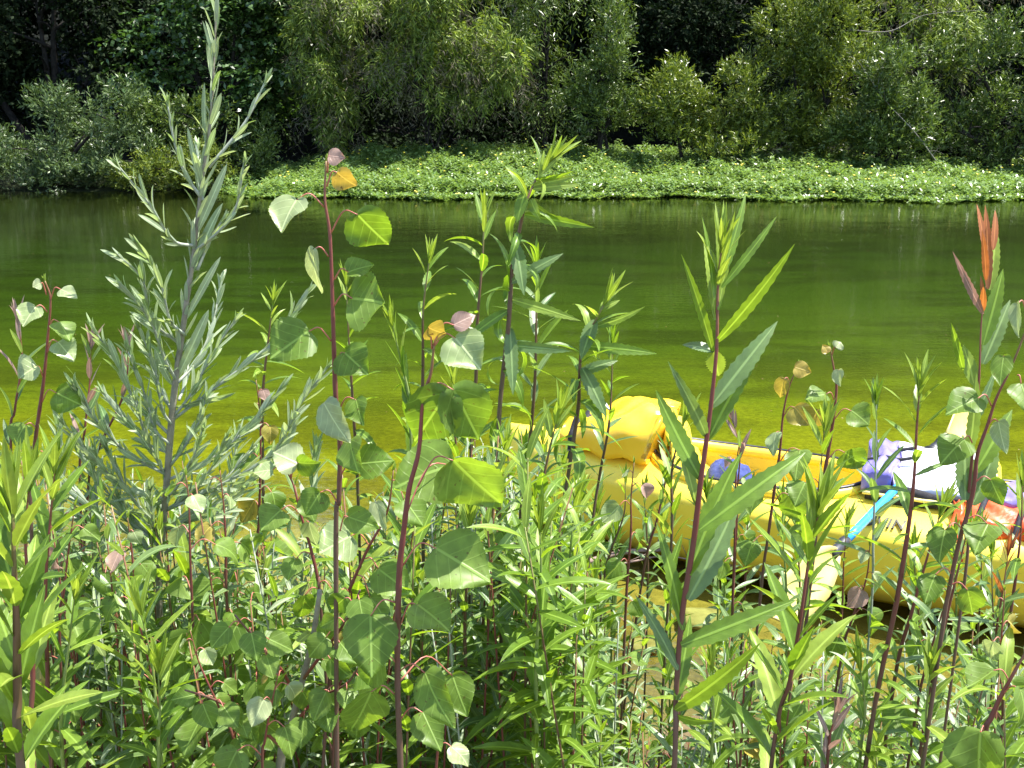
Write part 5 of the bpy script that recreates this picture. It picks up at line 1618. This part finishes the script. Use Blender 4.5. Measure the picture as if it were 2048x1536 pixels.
tangle("willow_undergrowth", "tangle of narrow bluish willow leaves low on the near bank", 'willow', 300, .095, .15, (1.3, 2.7), stem='stem_red', drop=(-70, 300))
tangle("silvery_undergrowth", "tangle of small silvery grey leaves low on the near bank at left", 'sage', 190, .055, .19, (1.35, 2.5), stem='stem_silver', drop=(-40, 340))
tangle("cottonwood_undergrowth", "tangle of small round cottonwood leaves low on the near bank", 'cotton', 105, .055, 1, (1.4, 2.3), stem='stem_red', drop=(90, 430))

# loose row of slim shoots right along the hull, and grass through the tangle
for i, (px, py, Yh, h) in enumerate([(1045, 905, 2.6, 200), (1085, 880, 2.4, 240), (1020, 960, 2.2, 200), (1130, 930, 2.5, 200), (1165, 985, 2.3, 170), (1195, 1010, 2.6, 140), (1290, 985, 2.7, 150), (1325, 1020, 2.5, 150),
                                     (1415, 985, 2.7, 170), (1445, 1010, 2.5, 180), (1500, 1000, 2.6, 150), (1560, 1010, 2.4, 170), (1590, 990, 2.6, 190), (1690, 1040, 2.4, 180), (1820, 1100, 2.4, 150),
                                     (1905, 1070, 2.3, 180), (1960, 1060, 2.2, 200), (1985, 1100, 2.1, 200), (1065, 1000, 2.0, 220), (1110, 1040, 2.0, 200), (1235, 1060, 2.3, 150)]):
    j = rng.uniform(-18, 18)
    whip("willow_shoot", "short slim willow shoot in the loose row right along the kayak's near side", "shoot",
         [(px, py), (px + j * .4, py + h * .5), (px + j, py + h)], Yh, rng.uniform(75, 112), rng.choice(('willow', 'willow', 'mule')), droop=rng.uniform(.3, 1.1), spread=rng.uniform(32, 55),
         r_px=3.2, aspect=.18, stem=rng.choice(('stem_red', 'stem_green', 'stem_brown')), step=.018, group="slim shoots along the hull")
def grass_through():
    a = Acc()
    for i in range(520):
        px = rng.uniform(-150, 2200); Y = rng.uniform(1.3, 2.7)
        p = W(px, 1400, Y); gz = ground_z(p.x, Y)
        az = rng.uniform(0, 6.28); el = rng.uniform(.7, 1.4)
        ax = UP * math.sin(el) + Vector((math.cos(az), math.sin(az), 0)) * math.cos(el)
        put_leaf(a, lance(rng.choice((.3, .7, 1.1)), .5, rng.choice((-.5, 0, .5)), 9, 0, 3, .25, .7), (p.x, Y, gz - .01), ax, UP, rng.uniform(.15, .5), rng.uniform(.003, .006), 1 if rng.random() < .2 else 0)
    o = a.obj("wild_grass", [M['grass'], M['drymat']])
    tag(o, "thin grass blades, some dry, growing through the leafy tangle on the near bank", "grass", kind='stuff')
grass_through()
